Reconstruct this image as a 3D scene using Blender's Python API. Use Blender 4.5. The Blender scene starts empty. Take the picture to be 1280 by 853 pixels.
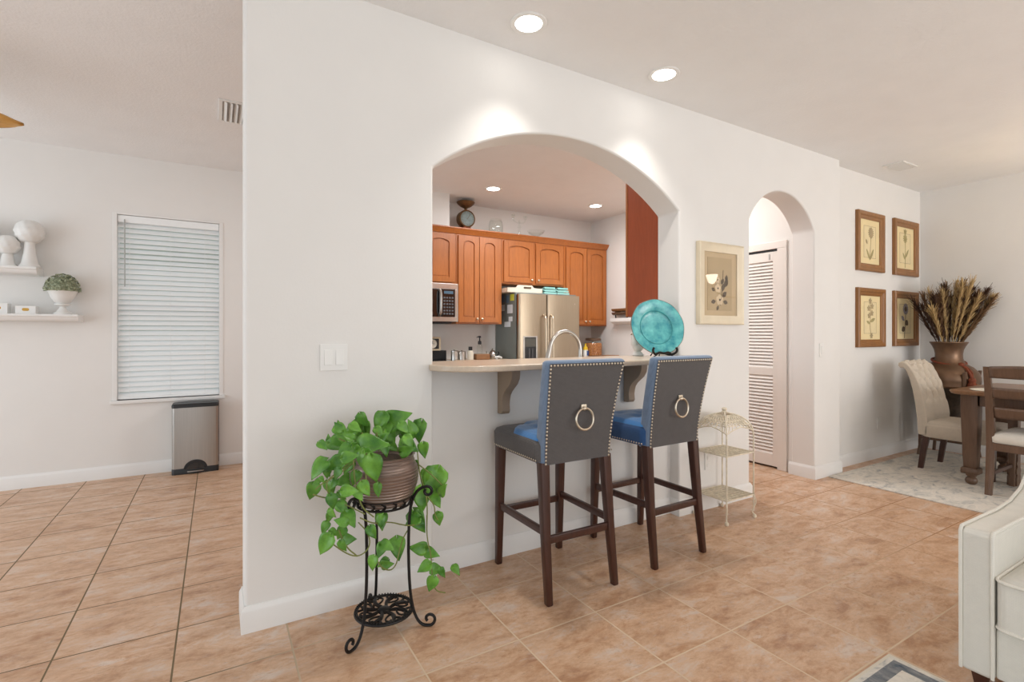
import bpy, bmesh, math, random
from mathutils import Vector, Matrix
random.seed(7)
PI = math.pi
SC = bpy.context.scene
COL = SC.collection

# ------------------------------------------------------------------ camera, sky, lights, exposure
YAW = math.atan(370/625)
cam = bpy.data.cameras.new('camera')
cam.sensor_width = 36; cam.lens = 36*625/1280; cam.shift_y = -9.5/1280; cam.clip_start = .02
cam_o = bpy.data.objects.new('camera', cam); COL.objects.link(cam_o)
cam_o.location = (0, 0, 1.21); cam_o.rotation_euler = (PI/2, 0, -YAW)
SC.camera = cam_o
SC.view_settings.view_transform = 'Standard'; SC.view_settings.look = 'None'
SC.view_settings.gamma = 1; SC.view_settings.use_curve_mapping = False
SC.view_settings.exposure = 0.0
world = bpy.data.worlds.new('sky'); SC.world = world; world.use_nodes = True
bg = world.node_tree.nodes['Background']
bg.inputs[0].default_value = (.85, .935, 1, 1); bg.inputs[1].default_value = 1.0

def area(name, loc, rot, sx, sy, power, col=(1, 1, 1)):
    l = bpy.data.lights.new(name, 'AREA'); l.shape = 'RECTANGLE'; l.size = sx; l.size_y = sy
    l.energy = power; l.color = col
    o = bpy.data.objects.new(name, l); COL.objects.link(o); o.location = loc; o.rotation_euler = rot
    return o
# out-of-view area lights added as daylight fill
area('living_room_daylight_fill', (1.6, -3.6, 1.3), (math.radians(102), 0, 0), 6.0, 2.3, 50, (.95, .98, 1))
area('dining_daylight_fill', (5.6, -3.4, 1.3), (math.radians(102), 0, 0), 3.0, 2.0, 95, (1, .97, .94))
area('nook_daylight_fill', (-3.6, 3.2, 1.3), (math.radians(102), 0, -PI/2), 3.6, 2.2, 50, (.85, .935, 1))
area('kitchen_fill', (2.9, 3.7, 2.69), (0, 0, 0), 1.2, .5, 40, (.93, .97, 1))  # added fill under the ceiling to brighten the kitchen, no fitting there
area('pantry_fill', (3.72, 3.0, 2.69), (0, 0, 0), .4, .4, 7, (1, .96, .9))  # hidden fill added to lift the dark pantry door

CEIL = 2.715
# ------------------------------------------------------------------ materials
def lin(c):
    c = c/255
    return c/12.92 if c <= .04045 else ((c+.055)/1.055)**2.4
def rgb(r, g, b): return (lin(r), lin(g), lin(b), 1)
MATS = {}
def nt_of(name):
    m = bpy.data.materials.new(name); m.use_nodes = True
    nt = m.node_tree; b = nt.nodes['Principled BSDF']
    return m, nt, b
def mth(nt, op, a, b=None, c=None):
    n = nt.nodes.new('ShaderNodeMath'); n.operation = op
    for i, v in enumerate((a, b, c)):
        if v is None: continue
        if isinstance(v, (int, float)): n.inputs[i].default_value = v
        else: nt.links.new(v, n.inputs[i])
    return n.outputs[0]
def coords(nt, scale=(1, 1, 1), rot=(0, 0, 0), loc=(0, 0, 0)):
    t = nt.nodes.new('ShaderNodeTexCoord'); mp = nt.nodes.new('ShaderNodeMapping')
    mp.inputs['Scale'].default_value = scale; mp.inputs['Rotation'].default_value = rot; mp.inputs['Location'].default_value = loc
    nt.links.new(t.outputs['Object'], mp.inputs[0]); return mp.outputs[0]
def noise(nt, vec, scale, detail=3, rough=.5, dist=0):
    n = nt.nodes.new('ShaderNodeTexNoise'); n.inputs['Scale'].default_value = scale
    n.inputs['Detail'].default_value = detail; n.inputs['Roughness'].default_value = rough
    n.inputs['Distortion'].default_value = dist
    nt.links.new(vec, n.inputs['Vector']); return n.outputs[0]
def ramp(nt, fac, stops):
    r = nt.nodes.new('ShaderNodeValToRGB'); e = r.color_ramp.elements
    while len(e) < len(stops): e.new(.5)
    for i, (p, c) in enumerate(stops): e[i].position = p; e[i].color = c
    nt.links.new(fac, r.inputs[0]); return r.outputs[0]
def mix(nt, fac, a, b, mode='MIX'):
    n = nt.nodes.new('ShaderNodeMix'); n.data_type = 'RGBA'; n.blend_type = mode
    for sock, v in ((n.inputs[0], fac), (n.inputs[6], a), (n.inputs[7], b)):
        if isinstance(v, (int, float, tuple)): sock.default_value = v
        else: nt.links.new(v, sock)
    return n.outputs[2]
def bump(nt, b, h, strength, dist=.01):
    n = nt.nodes.new('ShaderNodeBump'); n.inputs['Strength'].default_value = strength
    n.inputs['Distance'].default_value = dist
    nt.links.new(h, n.inputs['Height']); nt.links.new(n.outputs[0], b.inputs['Normal'])
def mat(name, c, rough=.5, metal=0., var=.06, scale=8., stretch=(1, 1, 1), bmp=0., bscale=60., bdist=.005,
        spec=.5, coat=0., emit=None, es=0., c2=None, trans=0., sheen=0.):
    if name in MATS: return MATS[name]
    m, nt, b = nt_of(name)
    v = coords(nt, stretch)
    n = noise(nt, v, scale, 4, .6)
    if c2 is None:
        lo = tuple(x*(1-var) for x in c[:3])+(1,); hi = tuple(min(1, x*(1+var)) for x in c[:3])+(1,)
    else: lo, hi = c, c2
    nt.links.new(ramp(nt, n, [(.3, lo), (.7, hi)]), b.inputs['Base Color'])
    b.inputs['Roughness'].default_value = rough; b.inputs['Metallic'].default_value = metal
    b.inputs['Specular IOR Level'].default_value = spec
    b.inputs['Coat Weight'].default_value = coat
    if coat: b.inputs['Coat Roughness'].default_value = .15
    b.inputs['Transmission Weight'].default_value = trans
    b.inputs['Sheen Weight'].default_value = sheen
    if emit: b.inputs['Emission Color'].default_value = emit; b.inputs['Emission Strength'].default_value = es
    if bmp: bump(nt, b, noise(nt, v, bscale, 3, .6), bmp, bdist)
    MATS[name] = m; return m
def weave(name, c, var=.12, rough=.9, bmp=.35, thread=420, sheen=.2, c2=None):
    m, nt, b = nt_of(name); v = coords(nt)
    w1 = nt.nodes.new('ShaderNodeTexWave'); w1.bands_direction = 'X'; w1.inputs['Scale'].default_value = thread/6.28*1.0
    w2 = nt.nodes.new('ShaderNodeTexWave'); w2.bands_direction = 'Z'; w2.inputs['Scale'].default_value = thread/6.28*1.0
    for w in (w1, w2):
        w.inputs['Distortion'].default_value = 1.2; nt.links.new(v, w.inputs['Vector'])
    h = mth(nt, 'ADD', w1.outputs['Fac'], w2.outputs['Fac'])
    n = noise(nt, v, 30, 4, .7)
    f = mth(nt, 'ADD', mth(nt, 'MULTIPLY', h, .22), mth(nt, 'MULTIPLY', n, .6))
    lo = tuple(x*(1-var) for x in c[:3])+(1,); hi = tuple(min(1, x*(1+var)) for x in (c2 or c)[:3])+(1,)
    nt.links.new(ramp(nt, f, [(.25, lo), (.75, hi)]), b.inputs['Base Color'])
    b.inputs['Roughness'].default_value = rough; b.inputs['Sheen Weight'].default_value = sheen
    b.inputs['Specular IOR Level'].default_value = .2
    bump(nt, b, h, bmp, .0015); return m
def wood(name, c, dark=.72, rough=.38, grain=(14, 14, 1.4), scale=3., coat=.15, spec=.4):
    m, nt, b = nt_of(name); v = coords(nt, grain)
    n = noise(nt, v, scale, 6, .65, 1.2); n2 = noise(nt, coords(nt), 2.2, 2)
    lo = tuple(x*dark for x in c[:3])+(1,); hi = tuple(min(1, x*1.12) for x in c[:3])+(1,)
    base = ramp(nt, n, [(.3, lo), (.68, hi)])
    nt.links.new(mix(nt, .25, base, ramp(nt, n2, [(.35, lo), (.65, hi)])), b.inputs['Base Color'])
    b.inputs['Roughness'].default_value = rough; b.inputs['Coat Weight'].default_value = coat
    b.inputs['Coat Roughness'].default_value = .2; b.inputs['Specular IOR Level'].default_value = spec
    bump(nt, b, n, .06, .002); return m
def glass_mat(name, tint=(1, 1, 1, 1), fac=.03, rough=0.02):
    m = bpy.data.materials.new(name); m.use_nodes = True; nt = m.node_tree; nt.nodes.clear()
    out = nt.nodes.new('ShaderNodeOutputMaterial'); tr = nt.nodes.new('ShaderNodeBsdfTransparent')
    gl = nt.nodes.new('ShaderNodeBsdfGlossy'); mx = nt.nodes.new('ShaderNodeMixShader'); fr = nt.nodes.new('ShaderNodeLayerWeight')
    fr.inputs[0].default_value = .5; tr.inputs[0].default_value = tint; gl.inputs['Roughness'].default_value = rough
    nt.links.new(mth(nt, 'ADD', mth(nt, 'MULTIPLY', mth(nt, 'POWER', fr.outputs['Facing'], 4.0), .6), fac), mx.inputs[0])
    nt.links.new(tr.outputs[0], mx.inputs[1]); nt.links.new(gl.outputs[0], mx.inputs[2]); nt.links.new(mx.outputs[0], out.inputs[0])
    return m

M = {}
M['wall'] = mat('wall_paint', rgb(234, 231, 227), .75, var=.012, scale=3, bmp=.12, bscale=90, bdist=.003, spec=.25)
M['ceiling'] = mat('ceiling_paint', rgb(243, 242, 241), .85, var=.015, scale=4, bmp=.35, bscale=60, bdist=.006, spec=.15)
M['trim'] = mat('white_trim_paint', rgb(236, 234, 231), .35, var=.01, spec=.4)
M['louver'] = mat('louver_paint', rgb(232, 224, 216), .45, var=.01)
M['plastic'] = mat('white_plastic', rgb(236, 234, 230), .35, var=.01)
M['black'] = mat('black_iron', rgb(34, 31, 30), .42, .5, var=.2, scale=30, bmp=.1)
M['dark'] = mat('dark_plastic', rgb(30, 30, 32), .4, var=.1)
M['cab'] = wood('cabinet_maple', rgb(180, 106, 50), .78, .36)
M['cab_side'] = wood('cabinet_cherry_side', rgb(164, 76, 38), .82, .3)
M['espresso'] = wood('espresso_wood', rgb(74, 42, 32), .6, .34, coat=.3)
M['walnut'] = wood('walnut_wood', rgb(110, 84, 66), .64, .4)
M['tabletop'] = wood('table_wood', rgb(142, 104, 74), .7, .35, (2, 14, 14))
M['framewood'] = wood('frame_wood', rgb(152, 104, 58), .7, .38)
M['steel'] = mat('stainless_steel', rgb(178, 163, 142), .3, 1., var=.05, scale=6, stretch=(30, 30, .6), bmp=.02, bscale=30)
M['steel2'] = mat('brushed_nickel', rgb(196, 192, 186), .28, 1., var=.04)
M['binsteel'] = mat('bin_steel', rgb(176, 174, 170), .36, 1., var=.06, scale=5, stretch=(30, 30, .5))
M['fridgecase'] = mat('fridge_case_grey', rgb(122, 128, 124), .5, .0, var=.04)
M['charcoal'] = weave('charcoal_linen', rgb(92, 88, 87))
M['bluevelvet'] = weave('blue_velvet', rgb(52, 116, 176), .12, .75, .15, 500, .5)
M['navyside'] = weave('slate_blue_fabric', rgb(112, 130, 154), .14, .8, .2, 460, .5)
M['deepblue'] = weave('deep_blue_fabric', rgb(40, 74, 118), .14, .8, .2, 460, .4)
M['cream'] = weave('cream_linen', rgb(206, 193, 176), .1)
M['sofa'] = weave('ivory_weave', rgb(224, 219, 208), .05, .9, .2, 380, .1)
M['piping'] = weave('ivory_piping', rgb(232, 226, 214), .05, .85, .1)
M['nail'] = mat('antique_nickel', rgb(206, 194, 176), .3, 1., var=.1)
M['bartop'] = mat('beige_solid_surface', rgb(205, 186, 164), .3, var=.06, scale=60, coat=.3)
M['corbel'] = mat('taupe_corbel_paint', rgb(158, 138, 118), .5, var=.03)
M['terra'] = mat('metallic_taupe_glaze', rgb(134, 116, 106), .34, .55, var=.22, scale=7, stretch=(1, 1, 14))
M['soil'] = mat('potting_soil', rgb(70, 54, 42), .95, var=.4, scale=60, bmp=.8)
M['leaf'] = mat('pothos_leaf', rgb(44, 100, 30), .34, var=.3, scale=12, c2=rgb(124, 180, 66), spec=.45)
M['vine'] = mat('pothos_vine', rgb(122, 128, 66), .6, var=.2)
M['turq'] = mat('turquoise_glaze', rgb(30, 132, 146), .2, var=.2, scale=14, c2=rgb(116, 204, 200), coat=.5)
M['turqrim'] = mat('plate_rim_brown', rgb(112, 92, 74), .4, var=.2)
M['ivoryiron'] = mat('aged_cream_iron', rgb(228, 216, 194), .6, 0, var=.14, scale=30, bmp=.3, bscale=60)
M['bronze'] = mat('bronze_urn', rgb(118, 92, 72), .38, .65, var=.25, scale=7, bmp=.1, bscale=20)
M['urnband'] = mat('dark_urn_metal', rgb(84, 72, 62), .5, .6, var=.3, scale=18, bmp=.5, bscale=35)
M['rust'] = mat('rust_red_cord', rgb(126, 62, 38), .8, var=.25, scale=40, bmp=.4)
M['ceramic'] = mat('white_ceramic', rgb(232, 230, 226), .3, var=.02, bmp=.2, bscale=18)
M['boxwood'] = mat('boxwood_leaf', rgb(96, 108, 78), .6, var=.4, scale=60, c2=rgb(186, 190, 160))
M['gold'] = mat('gold_foil', rgb(196, 152, 72), .35, .6, var=.1)
M['paper'] = mat('cream_paper', rgb(232, 214, 170), .8, var=.04, scale=12)
M['ink'] = mat('sepia_ink', rgb(176, 156, 120), .8, var=.15)
M['ink2'] = mat('violet_ink', rgb(146, 138, 142), .8, var=.25, scale=50)
M['ink3'] = mat('olive_ink', rgb(170, 156, 108), .8, var=.2)
M['inkdark'] = mat('umber_ink', rgb(96, 80, 62), .8, var=.2)
M['champagne'] = mat('champagne_frame', rgb(226, 212, 186), .4, .1, var=.05)
M['linenmat'] = mat('tan_mat_board', rgb(204, 180, 142), .85, var=.04)
M['printtan'] = mat('tan_print_paper', rgb(188, 164, 126), .8, var=.06, scale=6)
M['petal'] = mat('pale_petal_ink', rgb(222, 200, 166), .8, var=.08)
M['fan'] = wood('fan_blade_wood', rgb(196, 146, 76), .7, .45, (2, 18, 18))
M['glass'] = glass_mat('clear_glass'); M['pane'] = glass_mat('window_glass', fac=.02)
M['jar'] = glass_mat('jar_glass', (.97, .98, .97, 1), .03)
M['lamp'] = mat('lamp_lens', rgb(255, 252, 246), .4, var=0, emit=(1, .97, .92, 1), es=9)
M['shade'] = mat('bell_glass_shade', rgb(255, 240, 214), .4, var=0, emit=(1, .9, .74, 1), es=12)
M['slat'] = mat('blind_slat', rgb(244, 246, 246), .5, var=.01, spec=.3)
M['teal'] = weave('mint_cloth', rgb(150, 206, 200), .1)
M['traycream'] = mat('cream_tray_paint', rgb(226, 216, 198), .5, var=.03)
M['yellow'] = mat('yellow_plastic', rgb(232, 196, 40), .4); M['blue'] = mat('blue_label', rgb(38, 70, 130), .5)
M['brownjar'] = mat('amber_snacks', rgb(150, 84, 40), .6, var=.4, scale=50, c2=rgb(206, 140, 80))
M['boardwood'] = wood('board_wood', rgb(150, 104, 66), .7, .5, (2, 14, 14))
M['counter'] = mat('kitchen_laminate', rgb(176, 152, 124), .3, var=.1, scale=50)
M['whitepaper'] = mat('note_paper', rgb(226, 232, 236), .8, var=.02); M['yellownote'] = mat('yellow_note_paper', rgb(206, 208, 70), .8)
M['bluenote'] = mat('blue_note_paper', rgb(104, 128, 150), .8, var=.15, scale=40)
M['screen'] = mat('black_glass', rgb(22, 22, 24), .08, var=.05, coat=.5)
M['tan'] = mat('dial_patina', rgb(122, 136, 134), .5, var=.2, scale=30)
M['oldbrass'] = mat('old_brass', rgb(120, 92, 62), .4, .7, var=.25, scale=25)

def floor_mat():
    m, nt, b = nt_of('terracotta_porcelain_tile'); v = coords(nt)
    br = nt.nodes.new('ShaderNodeTexBrick'); br.offset = 0; br.squash = 1
    mp = coords(nt, (1, 1, 1), (0, 0, 0), (.135+.388*20, -1.297+.3868*20, 0))
    nt.links.new(mp, br.inputs['Vector'])
    for k, val in (('Scale', 1), ('Mortar Size', .0036), ('Mortar Smooth', .25), ('Bias', 0), ('Brick Width', .388), ('Row Height', .3868)):
        br.inputs[k].default_value = val
    br.inputs['Color1'].default_value = (.0, .0, .0, 1); br.inputs['Color2'].default_value = (1, 1, 1, 1); br.inputs['Mortar'].default_value = (.5, .5, .5, 1)
    tile = br.outputs['Color']; mort = br.outputs['Fac']
    vs = coords(nt, (1, 2.1, 1), (0, 0, .5))
    addn = nt.nodes.new('ShaderNodeVectorMath'); addn.operation = 'MULTIPLY_ADD'
    nt.links.new(tile, addn.inputs[0]); addn.inputs[1].default_value = (3.1, 7.7, 1.3); nt.links.new(vs, addn.inputs[2])
    n1 = noise(nt, addn.outputs[0], 4.2, 9, .74, .35); n2 = noise(nt, addn.outputs[0], 10, 8, .78, .3); n3 = noise(nt, v, 45, 3, .6)
    base = ramp(nt, n1, [(.34, rgb(164, 120, 90)), (.44, rgb(194, 154, 122)), (.54, rgb(212, 176, 146)), (.64, rgb(214, 196, 182))])
    base = mix(nt, mth(nt, 'MULTIPLY', ramp(nt, n2, [(.53, (0, 0, 0, 1)), (.64, (1, 1, 1, 1))]), .6), base, rgb(174, 122, 80))
    base = mix(nt, mth(nt, 'MULTIPLY', ramp(nt, n2, [(.34, (1, 1, 1, 1)), (.46, (0, 0, 0, 1))]), .55), base, rgb(202, 184, 174))
    base = mix(nt, .14, base, ramp(nt, n3, [(.3, rgb(140, 100, 72)), (.7, rgb(214, 178, 146))]))
    n4 = noise(nt, addn.outputs[0], 22, 6, .75, .4)
    base = mix(nt, mth(nt, 'MULTIPLY', ramp(nt, n4, [(.60, (0, 0, 0, 1)), (.70, (1, 1, 1, 1))]), .5), base, rgb(124, 86, 62))
    base = mix(nt, mth(nt, 'MULTIPLY', tile, .12), base, rgb(220, 180, 146))
    # grout, walked dark in the nook's doorway and pale under the bar
    sx = nt.nodes.new('ShaderNodeSeparateXYZ'); nt.links.new(v, sx.inputs[0])
    worn = nt.nodes.new('ShaderNodeMapRange'); worn.interpolation_type = 'SMOOTHSTEP'
    nt.links.new(mth(nt, 'ADD', sx.outputs[0], mth(nt, 'MULTIPLY', noise(nt, v, 1.6, 2), .5)), worn.inputs[0])
    worn.inputs[1].default_value = .1; worn.inputs[2].default_value = .75
    g = mix(nt, worn.outputs[0], rgb(112, 94, 66), rgb(214, 190, 162))
    far = nt.nodes.new('ShaderNodeMapRange'); nt.links.new(sx.outputs[0], far.inputs[0])
    far.inputs[1].default_value = 2.4; far.inputs[2].default_value = 4.0
    g = mix(nt, far.outputs[0], g, rgb(166, 122, 84))
    nt.links.new(mix(nt, mort, base, g), b.inputs['Base Color'])
    nt.links.new(mth(nt, 'ADD', mth(nt, 'MULTIPLY', n2, .18), mth(nt, 'ADD', .27, mth(nt, 'MULTIPLY', mort, .35))), b.inputs['Roughness'])
    b.inputs['Specular IOR Level'].default_value = .45
    h = mth(nt, 'SUBTRACT', mth(nt, 'MULTIPLY', n1, .25), mort)
    bump(nt, b, h, .35, .003); return m
M['floor'] = floor_mat()
def rug_mat(name, x0, x1, y0, y1, border):
    m, nt, b = nt_of(name); v = coords(nt)
    n1 = noise(nt, coords(nt, (1, 1.6, 1)), 5.5, 7, .72, 1.6); n2 = noise(nt, coords(nt, (2.4, .8, 1)), 11, 6, .75, .8)
    base = ramp(nt, n1, [(.34, rgb(160, 160, 160)), (.45, rgb(208, 202, 192)), (.6, rgb(226, 218, 206)), (.72, rgb(206, 194, 180))])
    base = mix(nt, mth(nt, 'MULTIPLY', ramp(nt, n2, [(.58, (0, 0, 0, 1)), (.72, (1, 1, 1, 1))]), .55), base, rgb(136, 138, 142))
    if border:
        s = nt.nodes.new('ShaderNodeSeparateXYZ'); nt.links.new(v, s.inputs[0])
        d = mth(nt, 'MINIMUM', mth(nt, 'MINIMUM', mth(nt, 'SUBTRACT', s.outputs[0], x0), mth(nt, 'SUBTRACT', x1, s.outputs[0])),
                mth(nt, 'MINIMUM', mth(nt, 'SUBTRACT', s.outputs[1], y0), mth(nt, 'SUBTRACT', y1, s.outputs[1])))
        band = mth(nt, 'MULTIPLY', mth(nt, 'GREATER_THAN', d, .028), mth(nt, 'LESS_THAN', d, .07))
        edge = mth(nt, 'LESS_THAN', d, .012)
        base = mix(nt, mth(nt, 'MULTIPLY', band, mth(nt, 'ADD', .25, mth(nt, 'MULTIPLY', n2, 1.0))), base, rgb(72, 84, 98))
        base = mix(nt, edge, base, rgb(216, 206, 190))
    nt.links.new(base, b.inputs['Base Color']); b.inputs['Roughness'].default_value = .95; b.inputs['Specular IOR Level'].default_value = .1
    bump(nt, b, noise(nt, v, 320, 3), .5, .003); return m

# ------------------------------------------------------------------ mesh helpers
class MB:
    def __init__(s): s.bm = bmesh.new()
    def poly(s, pts):
        try: return s.bm.faces.new([s.bm.verts.new(p) for p in pts])
        except ValueError: return None
    def box(s, x0, x1, y0, y1, z0, z1, mtx=None):
        P = [(x0, y0, z0), (x1, y0, z0), (x1, y1, z0), (x0, y1, z0), (x0, y0, z1), (x1, y0, z1), (x1, y1, z1), (x0, y1, z1)]
        V = [s.bm.verts.new(mtx @ Vector(p) if mtx else p) for p in P]
        for f in ((3, 2, 1, 0), (4, 5, 6, 7), (0, 1, 5, 4), (1, 2, 6, 5), (2, 3, 7, 6), (3, 0, 4, 7)): s.bm.faces.new([V[i] for i in f])
        return s
    def loft(s, rings, cap=True, close=False):
        R = [[s.bm.verts.new(p) for p in r] for r in rings]; n = len(R[0])
        m = len(R)
        for i in range(m if close else m-1):
            A, B = R[i], R[(i+1) % m]
            for j in range(n):
                k = (j+1) % n
                s.bm.faces.new((A[j], A[k], B[k], B[j]))
        if cap and not close:
            s.bm.faces.new(list(reversed(R[0]))); s.bm.faces.new(R[-1])
        return s
    def prism(s, pts, axis, a, b):
        def P(p, t):
            if axis == 'y': return (p[0], t, p[1])
            if axis == 'x': return (t, p[0], p[1])
            return (p[0], p[1], t)
        return s.loft([[P(p, a) for p in pts], [P(p, b) for p in pts]])
    def lathe(s, prof, seg=28, c=(0, 0, 0), mtx=None, lump=None):
        rings = []
        for r, z in prof:
            ring = []
            for i in range(seg):
                a = 2*PI*i/seg; rr = r*(1+(lump(a, z) if lump else 0))
                p = Vector((rr*math.cos(a), rr*math.sin(a), z))
                ring.append((mtx @ p if mtx else p)+Vector(c))
            rings.append(ring)
        return s.loft(rings)
    def tube(s, pts, r, seg=8, smooth=0, cap=True, close=False):
        pts = [Vector(p) for p in pts]
        for _ in range(smooth):
            q = [pts[0]] if not close else []
            n = len(pts)
            for i in range(n if close else n-1):
                a, b = pts[i], pts[(i+1) % n]; q += [a.lerp(b, .25), a.lerp(b, .75)]
            if not close: q.append(pts[-1])
            pts = q
        n = len(pts); rings = []; up = None
        for i, p in enumerate(pts):
            if close: t = pts[(i+1) % n]-pts[i-1]
            else: t = pts[min(i+1, n-1)]-pts[max(i-1, 0)]
            t = t.normalized() if t.length > 1e-9 else Vector((0, 0, 1))
            if up is None:
                up = Vector((0, 0, 1)) if abs(t.z) < .9 else Vector((1, 0, 0))
            u = (up-t*up.dot(t))
            u = u.normalized() if u.length > 1e-6 else t.orthogonal().normalized()
            up = u; w = t.cross(u)
            rr = r[min(len(r)-1, int(round(i*(len(r)-1)/(max(1, n-1)))))] if isinstance(r, (list, tuple)) else r
            rings.append([p+u*rr*math.cos(2*PI*k/seg)+w*rr*math.sin(2*PI*k/seg) for k in range(seg)])
        return s.loft(rings, cap, close)
    def ball(s, c, r, seg=12, sc=(1, 1, 1)):
        n = max(4, seg//2); prof = [(max(1e-4, r*math.sin(PI*i/n)), -r*math.cos(PI*i/n)) for i in range(n+1)]
        return s.lathe(prof, seg, c, Matrix.Diagonal((*sc, 1)))
    def grid(s, fn, nu, nv):
        V = [[s.bm.verts.new(fn(i/nu, j/nv)) for j in range(nv+1)] for i in range(nu+1)]
        for i in range(nu):
            for j in range(nv): s.bm.faces.new((V[i][j], V[i+1][j], V[i+1][j+1], V[i][j+1]))
        return s
    def build(s, name, material, parent=None, bevel=0., seg=2, smooth=True, angle=38, solid=0., loc=None):
        bm = s.bm
        bmesh.ops.recalc_face_normals(bm, faces=bm.faces)
        if bevel:
            E = [e for e in bm.edges if len(e.link_faces) == 2 and e.calc_face_angle(0) > math.radians(angle)]
            bmesh.ops.bevel(bm, geom=E, offset=bevel, segments=seg, affect='EDGES', profile=.5, clamp_overlap=True)
        if smooth:
            for f in bm.faces: f.smooth = True
            for e in bm.edges:
                if len(e.link_faces) == 2 and e.calc_face_angle(0) > math.radians(angle+6): e.smooth = False
        me = bpy.data.meshes.new(name); bm.to_mesh(me); bm.free()
        me.materials.append(material)
        o = bpy.data.objects.new(name, me); COL.objects.link(o)
        if solid:
            md = o.modifiers.new('solid', 'SOLIDIFY'); md.thickness = solid; md.offset = 0
        if bevel and smooth:
            md = o.modifiers.new('wn', 'WEIGHTED_NORMAL'); md.keep_sharp = True
        if parent: o.parent = parent
        if loc: o.location = loc
        return o
def rring(w, d, r, n=4, cx=0, cy=0):
    """rounded rectangle outline, 2D"""
    out = []
    for (sx, sy, a0) in ((1, 1, 0), (-1, 1, PI/2), (-1, -1, PI), (1, -1, 1.5*PI)):
        for i in range(n+1):
            a = a0+PI/2*i/n; out.append((cx+sx*(w-r)+r*math.cos(a), cy+sy*(d-r)+r*math.sin(a)))
    return out
def thing(name, label, cat, loc=(0, 0, 0), rz=0, group=None):
    o = bpy.data.objects.new(name, None); COL.objects.link(o); o.empty_display_size = .05
    o.location = loc; o.rotation_euler = (0, 0, rz); return tag(o, label, cat, group)
def tag(o, label, cat, group=None, kind=None):
    o['label'] = label; o['category'] = cat
    if group: o['group'] = group
    if kind: o['kind'] = kind
    return o
def struct(o): o['kind'] = 'structure'; return o
def dup(root, loc, label, rz=None):
    r = root.copy(); COL.objects.link(r); r.location = loc; r['label'] = label
    if rz is not None: r.rotation_euler = (0, 0, rz)
    for ch in [q for q in bpy.data.objects if q.parent == root]:
        c = ch.copy(); COL.objects.link(c); c.parent = r
        for g in [q for q in bpy.data.objects if q.parent == ch]:
            d = g.copy(); COL.objects.link(d); d.parent = c
    return r

# ------------------------------------------------------------------ the setting
WF, WB = 2.288, 2.48          # faces of the bar wall
XR = 6.47                     # dining room's end wall
struct(MB().box(-4.2, 7.4, -4.0, 5.6, -.08, 0).build('floor', M['floor'], smooth=False))
struct(MB().box(-4.2, 7.4, -4.0, 5.6, CEIL, CEIL+.1).build('ceiling', M['ceiling'], smooth=False))

def arch(x0, x1, zs, rise, n):
    w = (x1-x0)/2; R = (w*w+rise*rise)/(2*rise); cz = zs+rise-R; a0 = math.asin(w/R)
    if rise > w: a0 = PI-a0
    return [((x0+x1)/2+R*math.sin(-a0+2*a0*i/n), cz+R*math.cos(-a0+2*a0*i/n)) for i in range(n+1)]
BX0, BX1, PX0, PX1, WE0, WE1 = .909, 2.643, 3.398, 4.266, .10, 4.668
out = [(WE0, -.05), (WE0, CEIL+.05), (WE1, CEIL+.05), (WE1, -.05), (PX1, -.05)]
out += list(reversed(arch(PX0, PX1, 2.052, .27, 28))) + [(PX0, -.05), (BX1, -.05)]
out += list(reversed(arch(BX0, BX1, 2.02, .31, 40))) + [(BX0, -.05)]
struct(MB().prism(out, 'y', WF, WB).build('wall_bar', M['wall'], bevel=.013, seg=3, smooth=True, angle=45))
struct(MB().box(BX0-.01, BX1+.01, 2.365, WB, -.05, 1.03).build('wall_bar_half', M['wall'], smooth=False))
struct(MB().box(WE1-.02, XR+.12, 2.375, WB, -.05, CEIL+.05).build('wall_dining', M['wall'], smooth=False))
struct(MB().box(XR, XR+.12, -4.0, 2.376, -.05, CEIL+.05).build('wall_right', M['wall'], smooth=False))
# nook / kitchen back wall with the window opening
WX0, WX1, WZ0, WZ1, WY = -.742, .053, .645, 2.225, 5.305
struct(MB().box(-4.2, WX0, WY, WY+.15, -.05, CEIL+.05).box(WX1, 4.6, WY, WY+.15, -.05, CEIL+.05)
       .box(WX0, WX1, WY, WY+.15, -.05, WZ0).box(WX0, WX1, WY, WY+.15, WZ1, CEIL+.05).build('wall_back', M['wall'], smooth=False))
struct(MB().box(4.39, 4.5, 3.5, WY+.05, -.05, CEIL+.05).box(4.30, 4.5, 3.49, 3.6, -.05, CEIL+.05)
       .box(4.30, 4.42, 2.47, 2.60, -.05, CEIL+.05).box(4.30, 4.42, 2.60, 3.49, 1.985, CEIL+.05).build('wall_kitchen', M['wall'], smooth=False))
struct(MB().box(4.95, 5.0, 2.48, 3.6, -.05, CEIL+.05).box(4.42, 5.0, 3.5, 3.6, -.05, CEIL).build('wall_pantry', M['wall'], smooth=False))
struct(MB().box(-3.5, 3.0, 7.6, 7.7, -.3, 2.9).build('wall_outside', mat('neighbour_stucco', rgb(168, 172, 158), .9, var=.08, scale=3), smooth=False))
struct(MB().box(1.2, 2.17, 4.99, WY, 2.37, CEIL+.02).build('trim_2', M['wall'], smooth=False))

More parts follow.
